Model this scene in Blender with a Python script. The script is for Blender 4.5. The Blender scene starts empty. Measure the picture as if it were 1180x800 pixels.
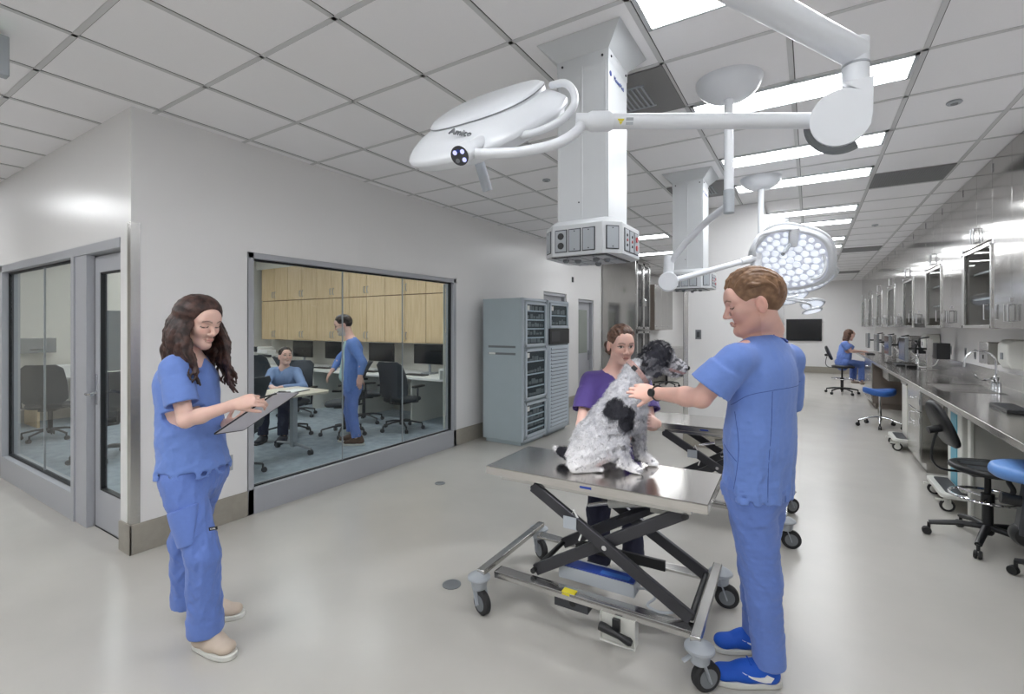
import bpy, bmesh, math, random
import numpy as np
from mathutils import Vector, Matrix
random.seed(7)
S = bpy.context.scene
COL = S.collection
PI = math.pi

# ---------------------------------------------------------------- camera, world, exposure
cam_d = bpy.data.cameras.new('camera'); cam = bpy.data.objects.new('camera', cam_d); COL.objects.link(cam)
FPX = 548.0
cam_d.sensor_fit = 'HORIZONTAL'; cam_d.sensor_width = 36.0
cam_d.lens = FPX * 36.0 / 1180.0
cam_d.shift_x = 0.0
cam_d.shift_y = -(400.0 - 376.0) / 1180.0
cam_d.clip_start = 0.05
CAM_H = 1.525
YAW = math.atan(343.0 / FPX)
cam.location = (0, 0, CAM_H)
cam.rotation_euler = (PI / 2, 0, YAW)
S.camera = cam
wd = bpy.data.worlds.new('world'); S.world = wd; wd.use_nodes = True
wd.node_tree.nodes['Background'].inputs[0].default_value = (0.9, 0.93, 1.0, 1)
wd.node_tree.nodes['Background'].inputs[1].default_value = 0.35
S.view_settings.view_transform = 'Standard'
S.view_settings.look = 'None'
S.view_settings.gamma = 1.0
S.view_settings.use_curve_mapping = False
S.view_settings.exposure = 0.0
PANEL = 16.9       # emission of the ceiling light diffusers
HC = 2.991         # ceiling height

# ---------------------------------------------------------------- materials
def srgb(r, g, b):
    f = lambda c: (c / 255.0) / 12.92 if c / 255.0 <= 0.04045 else ((c / 255.0 + 0.055) / 1.055) ** 2.4
    return (f(r), f(g), f(b), 1.0)
def mat(name, col, rough=0.5, metal=0.0, noise=0.0, nscale=20.0, bump=0.0, bscale=60.0, stretch=None, spec=0.5,
        rvar=0.0, aniso=0.0, sheen=0.0, sss=0.0, coat=0.0):
    m = bpy.data.materials.new(name); m.use_nodes = True
    nt = m.node_tree; N = nt.nodes; L = nt.links; b = N['Principled BSDF']
    b.inputs['Base Color'].default_value = col
    b.inputs['Roughness'].default_value = rough; b.inputs['Metallic'].default_value = metal
    b.inputs['Specular IOR Level'].default_value = spec
    b.inputs['Anisotropic'].default_value = aniso
    if sheen: b.inputs['Sheen Weight'].default_value = sheen
    if coat: b.inputs['Coat Weight'].default_value = coat
    if sss:
        b.inputs['Subsurface Weight'].default_value = sss
        b.inputs['Subsurface Radius'].default_value = (1.0, 0.35, 0.2)
        b.inputs['Subsurface Scale'].default_value = 0.008
    tc = N.new('ShaderNodeTexCoord'); mp = N.new('ShaderNodeMapping')
    L.new(tc.outputs['Object'], mp.inputs[0])
    if stretch: mp.inputs['Scale'].default_value = stretch
    if noise or rvar:
        n = N.new('ShaderNodeTexNoise'); n.inputs['Scale'].default_value = nscale; n.inputs['Detail'].default_value = 5
        L.new(mp.outputs[0], n.inputs['Vector'])
        if noise:
            r = N.new('ShaderNodeMapRange'); r.inputs[1].default_value = 0.0; r.inputs[2].default_value = 1.0
            r.inputs[3].default_value = 1 - 2 * noise; r.inputs[4].default_value = 1 + 2 * noise
            L.new(n.outputs['Fac'], r.inputs[0])
            mx = N.new('ShaderNodeVectorMath'); mx.operation = 'SCALE'
            mx.inputs[0].default_value = col[:3]; L.new(r.outputs[0], mx.inputs['Scale'])
            L.new(mx.outputs[0], b.inputs['Base Color'])
        if rvar:
            r2 = N.new('ShaderNodeMapRange'); r2.inputs[3].default_value = max(0.02, rough - rvar); r2.inputs[4].default_value = rough + rvar
            L.new(n.outputs['Fac'], r2.inputs[0]); L.new(r2.outputs[0], b.inputs['Roughness'])
    if bump:
        n2 = N.new('ShaderNodeTexNoise'); n2.inputs['Scale'].default_value = bscale; n2.inputs['Detail'].default_value = 4
        L.new(mp.outputs[0], n2.inputs['Vector'])
        bp = N.new('ShaderNodeBump'); bp.inputs['Strength'].default_value = bump; bp.inputs['Distance'].default_value = 0.01
        L.new(n2.outputs['Fac'], bp.inputs['Height']); L.new(bp.outputs[0], b.inputs['Normal'])
    return m
def emis(name, col, st):
    m = bpy.data.materials.new(name); m.use_nodes = True; b = m.node_tree.nodes['Principled BSDF']
    b.inputs['Base Color'].default_value = (0.8, 0.8, 0.8, 1)
    b.inputs['Emission Color'].default_value = col; b.inputs['Emission Strength'].default_value = st
    return m
def attr_mat(name, rough=0.5, sss=0.0, bump=0.0, bscale=100, spec=0.4, sheen=0.0):
    m = mat(name, (0.5, 0.5, 0.5, 1), rough, bump=bump, bscale=bscale, spec=spec, sss=sss, sheen=sheen)
    a = m.node_tree.nodes.new('ShaderNodeAttribute'); a.attribute_name = 'Col'
    m.node_tree.links.new(a.outputs['Color'], m.node_tree.nodes['Principled BSDF'].inputs['Base Color'])
    return m
def glass_mat(name, tint=(0.93, 0.96, 0.955, 1), refl=1.45):
    m = bpy.data.materials.new(name); m.use_nodes = True; nt = m.node_tree; N = nt.nodes; L = nt.links
    N.remove(N['Principled BSDF']); out = N['Material Output']
    t = N.new('ShaderNodeBsdfTransparent'); t.inputs[0].default_value = tint
    g = N.new('ShaderNodeBsdfGlossy'); g.inputs['Roughness'].default_value = 0.01
    fr = N.new('ShaderNodeFresnel'); fr.inputs['IOR'].default_value = refl
    ge = N.new('ShaderNodeNewGeometry'); sb = N.new('ShaderNodeMath'); sb.operation = 'SUBTRACT'; sb.inputs[0].default_value = 1.0
    ml = N.new('ShaderNodeMath'); ml.operation = 'MULTIPLY'; L.new(ge.outputs['Backfacing'], sb.inputs[1]); L.new(sb.outputs[0], ml.inputs[0]); L.new(fr.outputs[0], ml.inputs[1])
    mx = N.new('ShaderNodeMixShader'); L.new(ml.outputs[0], mx.inputs[0]); L.new(t.outputs[0], mx.inputs[1]); L.new(g.outputs[0], mx.inputs[2])
    L.new(mx.outputs[0], out.inputs[0]); return m

M = {}
M['wall'] = mat('wall_paint', srgb(233, 232, 232), 0.27, bump=0.05, bscale=90, spec=0.45)
M['wallo'] = mat('office_paint', srgb(226, 223, 215), 0.6, bump=0.03, bscale=120)
M['tile'] = mat('ceiling_tile', srgb(244, 243, 245), 0.85, noise=0.02, nscale=400, bump=0.15, bscale=500)
M['tbar'] = mat('ceiling_grid_metal', srgb(205, 205, 206), 0.5)
M['tbar_s'] = mat('ceiling_grid_groove', srgb(70, 70, 70), 0.7)
M['floor'] = mat('epoxy_floor', srgb(191, 188, 182), 0.26, noise=0.04, nscale=2.2, spec=0.5)
M['carpet'] = mat('office_carpet', srgb(160, 171, 180), 0.95, noise=0.18, nscale=9, bump=0.5, bscale=300)
M['cove'] = mat('cove_base', srgb(158, 153, 143), 0.45, noise=0.06, nscale=25)
M['frame'] = mat('frame_metal', srgb(172, 174, 180), 0.35, metal=0.0)
M['framed'] = mat('frame_dark_gap', srgb(25, 27, 30), 0.5)  # near-black strips round the panes and along the door edges
M['steel'] = mat('stainless', srgb(205, 204, 202), 0.24, metal=1.0, noise=0.05, nscale=14, stretch=(1, 1, 40), rvar=0.07, bump=0.01, bscale=40)
M['steelh'] = mat('stainless_horizontal', srgb(200, 199, 197), 0.2, metal=1.0, noise=0.05, nscale=8, stretch=(1, 30, 30), rvar=0.06)
def steel_wavy():
    m = mat('stainless_sheet', srgb(172, 170, 167), 0.13, metal=1.0, noise=0.06, nscale=16, stretch=(6, 6, 0.3), rvar=0.03)
    nt = m.node_tree; N = nt.nodes; L = nt.links
    tc = N.new('ShaderNodeTexCoord'); n = N.new('ShaderNodeTexNoise'); n.inputs['Scale'].default_value = 1.6
    L.new(tc.outputs['Object'], n.inputs['Vector'])
    bp = N.new('ShaderNodeBump'); bp.inputs['Strength'].default_value = 0.12; bp.inputs['Distance'].default_value = 0.02
    L.new(n.outputs['Fac'], bp.inputs['Height']); L.new(bp.outputs[0], N['Principled BSDF'].inputs['Normal'])
    return m
M['sheet'] = steel_wavy()
M['tabletop'] = mat('table_stainless', srgb(212, 209, 206), 0.17, metal=1.0, noise=0.05, nscale=6, stretch=(2, 30, 30), rvar=0.05)
M['chrome'] = mat('chrome', srgb(222, 223, 226), 0.08, metal=1.0)
M['white'] = mat('lamp_white', srgb(222, 225, 230), 0.28, spec=0.5)
M['whiteg'] = mat('powder_white', srgb(200, 203, 206), 0.35, noise=0.02, nscale=6)
M['offw'] = mat('off_white_plastic', srgb(214, 214, 208), 0.4)
M['ggrey'] = mat('light_grey_plastic', srgb(165, 170, 176), 0.4)
M['mgrey'] = mat('mid_grey_plastic', srgb(120, 124, 128), 0.45)
M['dgrey'] = mat('dark_grey', srgb(58, 60, 64), 0.45, noise=0.05, nscale=30)
M['arm'] = mat('dark_lift_arm', srgb(66, 66, 70), 0.38, metal=0.5, noise=0.08, nscale=10)
M['black'] = mat('black_plastic', srgb(26, 27, 29), 0.42, bump=0.03, bscale=200)
M['rubber'] = mat('rubber', srgb(40, 40, 42), 0.7)
M['fabric'] = mat('chair_fabric', srgb(62, 66, 72), 0.9, noise=0.15, nscale=120, bump=0.3, bscale=300)
M['cab'] = mat('dispenser_blue_grey', srgb(176, 189, 195), 0.4, noise=0.02, nscale=5)
M['cabl'] = mat('dispenser_light_panel', srgb(200, 210, 220), 0.4)
M['cabd'] = mat('dispenser_dark_inside', srgb(44, 52, 58), 0.5)
M['glass'] = glass_mat('window_glass')
M['glassd'] = glass_mat('cabinet_glass', (0.93, 0.96, 0.97, 1), 1.13)
M['screen'] = mat('screen_black', srgb(16, 17, 19), 0.15)
M['blue'] = mat('blue_vinyl', srgb(58, 104, 180), 0.38, bump=0.03, bscale=60)
M['lblue'] = mat('pale_blue_vinyl', srgb(105, 150, 215), 0.4)
M['teal'] = mat('teal_panel', srgb(96, 168, 190), 0.45)
M['navy'] = mat('navy_label', srgb(34, 60, 140), 0.4)
M['red'] = mat('red_outlet', srgb(176, 40, 44), 0.4)
M['yellow'] = mat('yellow_label', srgb(222, 206, 50), 0.5)
M['paper'] = mat('paper', srgb(232, 232, 230), 0.7)
M['ventd'] = mat('vent_grey', srgb(128, 127, 128), 0.6)
M['skirt'] = mat('undercounter_board', srgb(140, 141, 134), 0.6)
M['brown'] = mat('cabinet_inside', srgb(120, 110, 102), 0.45, metal=0.2)
def wood():
    m = mat('maple_veneer', srgb(206, 172, 122), 0.42); nt = m.node_tree; N = nt.nodes; L = nt.links
    tc = N.new('ShaderNodeTexCoord'); mp = N.new('ShaderNodeMapping'); mp.inputs['Scale'].default_value = (9, 9, 0.7)
    n = N.new('ShaderNodeTexNoise'); n.inputs['Scale'].default_value = 3; n.inputs['Detail'].default_value = 6
    cr = N.new('ShaderNodeValToRGB'); cr.color_ramp.elements[0].position = 0.3; cr.color_ramp.elements[1].position = 0.7
    cr.color_ramp.elements[0].color = srgb(208, 180, 138); cr.color_ramp.elements[1].color = srgb(228, 204, 166)
    L.new(tc.outputs['Object'], mp.inputs[0]); L.new(mp.outputs[0], n.inputs['Vector']); L.new(n.outputs['Fac'], cr.inputs[0])
    L.new(cr.outputs[0], N['Principled BSDF'].inputs['Base Color']); return m
M['wood'] = wood()
M['ply'] = mat('table_laminate', srgb(214, 206, 190), 0.4, noise=0.03, nscale=8)
M['panel'] = emis('light_diffuser', (0.965, 0.985, 1.0, 1), PANEL)
M['led'] = emis('led_lens', (0.80, 0.88, 1.0, 1), 0.72)
M['ledring'] = emis('led_rim', (0.42, 0.52, 0.85, 1), 0.22)
M['green'] = emis('green_lamp', (0.02, 0.9, 0.3, 1), 3.0)
M['violet'] = emis('keypad_violet', (0.25, 0.28, 0.95, 1), 1.0)
M['seam'] = mat('seam_line', srgb(150, 154, 160), 0.5)

# ---------------------------------------------------------------- mesh builder
def V3(*a): return Vector(a[0]) if len(a) == 1 else Vector(a)
def basis(d):
    d = d.normalized(); up = Vector((0, 0, 1)) if abs(d.z) < 0.95 else Vector((1, 0, 0))
    s = d.cross(up).normalized(); u = s.cross(d).normalized(); return s, u
class MB:
    def __init__(s): s.v = []; s.f = []; s.mi = []
    def add(s, vs, fs, mi=0):
        b = len(s.v); s.v += [tuple(p) for p in vs]; s.f += [tuple(b + i for i in f) for f in fs]; s.mi += [mi] * len(fs); return s
    def box(s, x0, x1, y0, y1, z0, z1, mi=0):
        if x0 > x1: x0, x1 = x1, x0
        if y0 > y1: y0, y1 = y1, y0
        if z0 > z1: z0, z1 = z1, z0
        return s.add([(x0, y0, z0), (x1, y0, z0), (x1, y1, z0), (x0, y1, z0), (x0, y0, z1), (x1, y0, z1), (x1, y1, z1), (x0, y1, z1)],
                     [(0, 3, 2, 1), (4, 5, 6, 7), (0, 1, 5, 4), (1, 2, 6, 5), (2, 3, 7, 6), (3, 0, 4, 7)], mi)
    def bar(s, p0, p1, w, h, up=(0, 0, 1), mi=0):
        p0 = Vector(p0); p1 = Vector(p1); d = (p1 - p0).normalized(); sd = d.cross(Vector(up)).normalized(); u = sd.cross(d)
        vs = []
        for p in (p0, p1):
            for a, b in ((-1, -1), (1, -1), (1, 1), (-1, 1)): vs.append(p + sd * a * w / 2 + u * b * h / 2)
        return s.add(vs, [(0, 1, 2, 3), (7, 6, 5, 4), (0, 4, 5, 1), (1, 5, 6, 2), (2, 6, 7, 3), (3, 7, 4, 0)], mi)
    def tube(s, pts, r, n=12, mi=0, cap=True, flat=1.0, closed=False):
        pts = [Vector(p) for p in pts]; k = len(pts); rs = r if isinstance(r, (list, tuple)) else [r] * k
        vs = []; fs = []; prev = None
        for i, p in enumerate(pts):
            if closed: t = (pts[(i + 1) % k] - pts[i - 1])
            else: t = (pts[min(i + 1, k - 1)] - pts[max(i - 1, 0)])
            t = t.normalized()
            if prev is None: sd, u = basis(t)
            else:
                sd = (prev - t * prev.dot(t)).normalized(); u = sd.cross(t).normalized()
            prev = sd
            for j in range(n):
                a = 2 * PI * j / n; vs.append(p + sd * math.cos(a) * rs[i] + u * math.sin(a) * rs[i] * flat)
        for i in range(k if closed else k - 1):
            i2 = (i + 1) % k
            for j in range(n):
                j2 = (j + 1) % n; fs.append((i * n + j, i2 * n + j, i2 * n + j2, i * n + j2))
        if cap and not closed: fs.append(tuple(range(n))); fs.append(tuple((k - 1) * n + j for j in reversed(range(n))))
        return s.add(vs, fs, mi)
    def cyl(s, p0, p1, r0, r1=None, n=20, mi=0): return s.tube([p0, p1], [r0, r0 if r1 is None else r1], n, mi)
    def lathe(s, prof, n=32, c=(0, 0, 0), axis=(0, 0, 1), mi=0):
        c = Vector(c); a = Vector(axis).normalized(); sd, u = basis(a); vs = []; fs = []
        for r, z in prof:
            for j in range(n):
                t = 2 * PI * j / n; vs.append(c + a * z + sd * math.cos(t) * r + u * math.sin(t) * r)
        k = len(prof)
        for i in range(k - 1):
            for j in range(n):
                j2 = (j + 1) % n; fs.append((i * n + j, i * n + j2, (i + 1) * n + j2, (i + 1) * n + j))
        fs.append(tuple(reversed(range(n)))); fs.append(tuple((k - 1) * n + j for j in range(n)))
        return s.add(vs, fs, mi)
    def ball(s, c, r, n=16, mi=0, sc=(1, 1, 1)):
        vs = []; fs = []; c = Vector(c); m = n // 2
        for i in range(m + 1):
            ph = PI * i / m
            for j in range(n):
                t = 2 * PI * j / n
                vs.append(c + Vector((math.sin(ph) * math.cos(t) * r * sc[0], math.sin(ph) * math.sin(t) * r * sc[1], math.cos(ph) * r * sc[2])))
        for i in range(m):
            for j in range(n):
                j2 = (j + 1) % n; fs.append((i * n + j, (i + 1) * n + j, (i + 1) * n + j2, i * n + j2))
        return s.add(vs, fs, mi)
    def prism(s, poly, h, o=(0, 0, 0), ux=(1, 0, 0), uy=(0, 1, 0), mi=0):
        o = Vector(o); ux = Vector(ux); uy = Vector(uy); w = ux.cross(uy).normalized() * h; n = len(poly)
        vs = [o + ux * a + uy * b for a, b in poly] + [o + ux * a + uy * b + w for a, b in poly]
        fs = [tuple(reversed(range(n))), tuple(range(n, 2 * n))] + [(i, (i + 1) % n, n + (i + 1) % n, n + i) for i in range(n)]
        return s.add(vs, fs, mi)
    def build(s, name, mats, parent=None, loc=None, bevel=0.0, ang=35, seg=2, rot=None):
        me = bpy.data.meshes.new(name); me.from_pydata(s.v, [], s.f)
        if not isinstance(mats, (list, tuple)): mats = [mats]
        for m in mats: me.materials.append(m)
        if any(s.mi): me.polygons.foreach_set('material_index', s.mi)
        me.validate(); bm = bmesh.new(); bm.from_mesh(me); bmesh.ops.remove_doubles(bm, verts=bm.verts, dist=1e-6)
        bmesh.ops.recalc_face_normals(bm, faces=bm.faces); bm.to_mesh(me); bm.free()
        me.shade_smooth(); me.set_sharp_from_angle(angle=math.radians(ang))
        o = bpy.data.objects.new(name, me); COL.objects.link(o)
        if parent is not None: o.parent = parent
        if loc is not None: o.location = loc
        if rot is not None: o.rotation_euler = rot
        if bevel:
            b = o.modifiers.new('bevel', 'BEVEL'); b.width = bevel; b.segments = seg; b.limit_method = 'ANGLE'; b.angle_limit = math.radians(40)
        return o
def thing(name, label, cat, loc=(0, 0, 0), rz=0.0, group=None):
    o = bpy.data.objects.new(name, None); COL.objects.link(o); o.location = loc; o.rotation_euler = (0, 0, rz)
    o.empty_display_size = 0.1
    o['label'] = label; o['category'] = cat
    if group: o['group'] = group
    return o
def tag(o, label, cat, group=None):
    o['label'] = label; o['category'] = cat
    if group: o['group'] = group
    return o
def struct(o): o['kind'] = 'structure'; return o
def dup(root, loc=None, rz=None, label=None, group=None, skip=()):
    r = root.copy(); COL.objects.link(r)
    if loc is not None: r.location = loc
    if rz is not None: r.rotation_euler = (0, 0, rz)
    if label: r['label'] = label
    if group: r['group'] = group
    for ch in list(root.children):
        if ch.name.split('.')[0] in skip: continue
        c = ch.copy(); COL.objects.link(c); c.parent = r
        for g in list(ch.children):
            d = g.copy(); COL.objects.link(d); d.parent = c
    return r
def cw(lat, up, dep):
    '''a direction given as right / up / forward of the camera, as a world vector'''
    c, s_ = math.cos(YAW), math.sin(YAW); return Vector((lat * c - dep * s_, lat * s_ + dep * c, up))
def dp(u, v, d):
    '''the world point seen at (u, v) of the photograph at depth d'''
    return cw((u - 590.0) / FPX * d, 0, d) + Vector((0, 0, CAM_H - (v - 376.0) / FPX * d))
def wo(mb, root):
    l = root.location; mb.v = [(p[0] - l.x, p[1] - l.y, p[2] - l.z) for p in mb.v]; return mb
def arc(c, r, a0, a1, n, ux, uy):
    c = Vector(c); ux = Vector(ux); uy = Vector(uy)
    return [c + ux * math.cos(a0 + (a1 - a0) * i / n) * r + uy * math.sin(a0 + (a1 - a0) * i / n) * r for i in range(n + 1)]
def smooth_path(pts, n=8):
    P = [Vector(p) for p in pts]; P = [P[0] * 2 - P[1]] + P + [P[-1] * 2 - P[-2]]; out = []
    for i in range(1, len(P) - 2):
        for k in range(n):
            t = k / n; a, b, c, d = P[i - 1], P[i], P[i + 1], P[i + 2]
            out.append(0.5 * ((2 * b) + (c - a) * t + (2 * a - 5 * b + 4 * c - d) * t * t + (3 * b - a - 3 * c + d) * t ** 3))
    out.append(P[-2]); return out
def text(name, body, size, m, parent, loc, xdir, ydir, ext=0.0006, align='CENTER', shear=0.0):
    cu = bpy.data.curves.new(name, 'FONT'); cu.body = body; cu.size = size; cu.extrude = ext; cu.align_x = align; cu.align_y = 'CENTER'; cu.shear = shear
    tmp = bpy.data.objects.new(name + '_tmp', cu); COL.objects.link(tmp)
    bpy.context.view_layer.update()
    me = bpy.data.meshes.new_from_object(tmp.evaluated_get(bpy.context.evaluated_depsgraph_get()))
    bpy.data.objects.remove(tmp); bpy.data.curves.remove(cu)
    x = Vector(xdir).normalized(); y = Vector(ydir).normalized(); z = x.cross(y)
    R = Matrix((x, y, z)).transposed().to_4x4(); R.translation = Vector(loc); me.transform(R)
    me.materials.clear(); me.materials.append(m)
    o = bpy.data.objects.new(name, me); COL.objects.link(o); o.parent = parent; return o
# ================================================================ the room
WX = -3.829; LY = 1.338            # window wall plane, left wall plane
BK = -4.5; FAR = 18.5; RX = 1.70; WEST = -10.5
MB().box(WEST - .15, RX + .15, BK - .15, FAR + .15, -0.1, 0.0).build('floor', M['floor'])['kind'] = 'structure'
MB().box(WEST, WX - .12, LY + .12, 6.34, 0.0, 0.004).build('floor', M['carpet'])['kind'] = 'structure'
MB().box(WEST - .15, RX + .15, BK - .15, FAR + .15, HC, HC + .1).build('ceiling', M['tile'])['kind'] = 'structure'
# ceiling grid
g = MB()
xs = [0.52 + 0.609 * k for k in range(-18, 2)] ; xs = [x for x in xs if x > WEST]
ys = [0.86 + 0.6085 * k for k in range(-9, 29)]
def clear(x0, x1, y0, y1):
    return [(x0, x1, y0, y1)]
for x in xs: g.box(x - .013, x + .013, BK, FAR, HC - .004, HC + .002); g.box(x + .013, x + .017, BK, FAR, HC - .0015, HC + .002, 1)
for y in ys: g.box(WEST, RX, y - .013, y + .013, HC - .004, HC + .002); g.box(WEST, RX, y + .013, y + .016, HC - .0015, HC + .002, 1)
struct(g.build('trim_1', [M['tbar'], M['tbar_s']]))
# walls
w = MB()
TW = 0.13
w.box(WX - TW, WX, LY, 2.11, 0, HC); w.box(WX - TW, WX, 2.11, 4.765, 2.124, HC)
w.box(WX - TW, WX, 4.765, 7.13, 0, HC); w.box(WX - TW, WX, 7.13, 8.03, 2.12, HC); w.box(WX - TW, WX, 8.03, 8.56, 0, HC)
w.box(WX - TW, WX, 8.56, 9.34, 2.06, HC); w.box(WX - TW, WX, 9.34, FAR, 0, HC)
struct(w.build('wall_window', M['wall']))
w = MB()
w.box(-4.0, WX - TW, LY, LY + TW, 0, HC); w.box(-6.94, -4.0, LY, LY + TW, 2.135, HC); w.box(WEST, -6.94, LY, LY + TW, 0, HC)
struct(w.build('wall_left', M['wall']))
struct(MB().box(WEST - .15, WEST, BK, FAR, 0, HC).build('wall_west', M['wallo']))
struct(MB().box(WEST, WX - TW, 6.34, 6.47, 0, HC).build('wall_office_back', M['wallo']))
struct(MB().box(RX, RX + .15, BK, FAR, 0, HC).build('wall_right', M['wall']))
struct(MB().box(WEST - .15, RX + .15, FAR, FAR + .15, 0, HC).build('wall_far', M['wall']))
struct(MB().box(WEST - .15, RX + .15, BK - .15, BK, 0, HC).build('wall_behind', M['wall']))
struct(MB().box(-1.365, -.47, 6.33, 11.7, 0, HC).build('wall_partition', M['wall']))
# cove base
def cove(name, segs):
    b = MB()
    for x0, x1, y0, y1 in segs: b.box(x0, x1, y0, y1, 0, .2)
    struct(b.build(name, M['cove'], bevel=.003))
t = .012
cove('baseboard_window', [(WX - .001, WX + t, LY - t, 2.11), (WX - .001, WX + t, 4.765, 7.13), (WX - .001, WX + t, 8.03, 8.56), (WX - .001, WX + t, 9.34, FAR)])
cove('baseboard_left', [(-4.0, WX + t, LY - t, LY + .001), (WEST, -6.94, LY - t, LY + .001)])
cove('baseboard_far', [(WX, RX, FAR - t, FAR)])
cove('baseboard_partition', [(-1.365 - t, -.47 + t, 6.33 - t, 6.33), (-.47, -.47 + t, 6.33, 11.7), (-1.365 - t, -1.365, 6.33, 11.7)])
cove('baseboard_office', [(WEST, WX - TW, 6.328, 6.34), (WEST, WEST + t, LY + TW, 6.34)])
cove('baseboard_right', [(RX - t, RX, BK, FAR)])
# corner guards
g = MB(); g.box(WX - .05, WX + .004, LY - .004, LY, .2, 2.22); g.box(WX, WX + .004, LY, LY + .05, .2, 2.22)
struct(g.build('trim_2', M['steel']))
g = MB(); g.box(-1.37, -1.31, 6.324, 6.33, .2, 2.5); g.box(-1.371, -1.365, 6.324, 6.40, .2, 2.5)
g.box(-.476, -.464, 11.66, 11.706, .2, 2.5)
struct(g.build('trim_3', M['steel']))

# ---------------- big office window (window_1)
def frame_y(name, x, y0, y1, z0, z1, fw, sill):
    b = MB(); xo = x + .008; xi = x - .125
    b.box(xi, xo, y0, y0 + fw, z0, z1); b.box(xi, xo, y1 - fw, y1, z0, z1); b.box(xi, xo, y0, y1, z1 - fw, z1); b.box(xi, xo, y0, y1, z0, sill)
    return b
o = struct(frame_y('w', WX, 2.115, 4.762, 0.0, 2.122, .045, .205).build('window_1', M['frame'], bevel=.002))
b = MB()
b.box(WX - .075, WX - .04, 2.16, 2.172, .205, 2.077); b.box(WX - .075, WX - .04, 4.70, 4.717, .205, 2.077)
b.box(WX - .075, WX - .04, 2.16, 4.717, 2.062, 2.077); b.box(WX - .075, WX - .04, 2.16, 4.717, .205, .215)
b.build('gasket', M['framed'], o)
cuts = [2.172, 3.075, 3.885, 4.70]
for i in range(3):
    MB().box(WX - .066, WX - .055, cuts[i] + .003, cuts[i + 1] - .003, .215, 2.062).build('pane', M['glass'], o)
for y in cuts[1:3]: MB().box(WX - .068, WX - .053, y - .003, y + .003, .215, 2.062).build('joint', M['ggrey'], o)
# inner reveal lips (pale green edge)
MB().box(WX - .12, WX - .115, 4.66, 4.70, .215, 2.06).build('edge_strip', M['offw'], o)
# ---------------- left window + post + door
o = struct(MB().box(-6.94, -6.88, LY - .008, LY + .125, 0, 2.135).box(-6.94, -4.0, LY - .008, LY + .125, 2.065, 2.135)
       .box(-6.88, -4.92, LY - .008, LY + .125, 0, .215).box(-4.92, -4.63, LY - .0, LY + .125, 0, 2.065)
       .box(-4.92, -4.86, LY - .012, LY + .125, 0, 2.065).build('window_2', M['frame'], bevel=.002))
b = MB()
b.box(-6.88, -6.862, LY + .04, LY + .075, .215, 2.065); b.box(-6.88, -4.92, LY + .04, LY + .075, .215, .232); b.box(-6.88, -4.92, LY + .04, LY + .075, 2.05, 2.065)
b.build('gasket', M['framed'], o)
for x0, x1 in ((-6.862, -5.82), (-5.812, -4.92)): MB().box(x0, x1, LY + .05, LY + .06, .232, 2.05).build('pane', M['glass'], o)
MB().box(-5.82, -5.812, LY + .048, LY + .062, .232, 2.05).build('joint', M['ggrey'], o)
d = struct(MB().box(-4.62, -4.53, LY + .05, LY + .095, .012, 2.05).box(-4.09, -4.01, LY + .05, LY + .095, .012, 2.05)
       .box(-4.53, -4.09, LY + .05, LY + .095, 1.93, 2.05).box(-4.53, -4.09, LY + .05, LY + .095, .012, .29).build('door_1', M['frame'], bevel=.002))
b = MB(); b.box(-4.53, -4.518, LY + .055, LY + .09, .29, 1.93); b.box(-4.53, -4.09, LY + .055, LY + .09, 1.92, 1.93); b.box(-4.53, -4.09, LY + .055, LY + .09, .29, .30)
b.box(-4.627, -4.62, LY + .05, LY + .1, .012, 2.06); b.box(-4.62, -4.01, LY + .05, LY + .1, .0, .012); b.build('gasket', M['framed'], d)
MB().box(-4.518, -4.09, LY + .068, LY + .078, .30, 1.92).build('pane', M['glass'], d)
b = MB(); b.box(-4.595, -4.565, LY + .044, LY + .05, .93, 1.16, 0); b.cyl((-4.58, LY + .05, 1.02), (-4.58, LY - .01, 1.02), .011)
b.tube([(-4.58, LY - .01, 1.02), (-4.565, LY - .02, 1.02), (-4.45, LY - .02, 1.02)], .011)
b.build('door_handle', M['chrome'], d, bevel=.001)
# ---------------- doors at the end of the window wall
def steel_door(n, y0, y1, z1, glass):
    o = struct(MB().box(WX - .125, WX - .02, y0, y0 + .045, 0, z1).box(WX - .125, WX - .02, y1 - .045, y1, 0, z1).box(WX - .125, WX - .02, y0, y1, z1 - .05, z1)
               .box(WX - .12, WX - .08, y0 + .045, y1 - .045, .01, z1 - .05).build('door_%d' % n, M['frame'], bevel=.002))
    if glass:
        MB().box(WX - .082, WX - .074, y0 + .13, y1 - .18, .98, z1 - .2).build('pane', M['mgrey'] if False else M['paneg'], o)
    b = MB(); b.box(WX - .08, WX - .075, y1 - .12, y1 - .07, .82, 1.02); b.tube([(WX - .075, y1 - .1, .95), (WX - .03, y1 - .1, .95), (WX - .03, y1 - .2, .95)], .009)
    b.build('door_handle', M['mgrey'], o)
M['paneg'] = mat('wired_glass', srgb(150, 156, 150), 0.15, noise=.05, nscale=4)
steel_door(2, 7.135, 8.025, 2.115, True); steel_door(3, 8.565, 9.335, 2.055, True)

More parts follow.
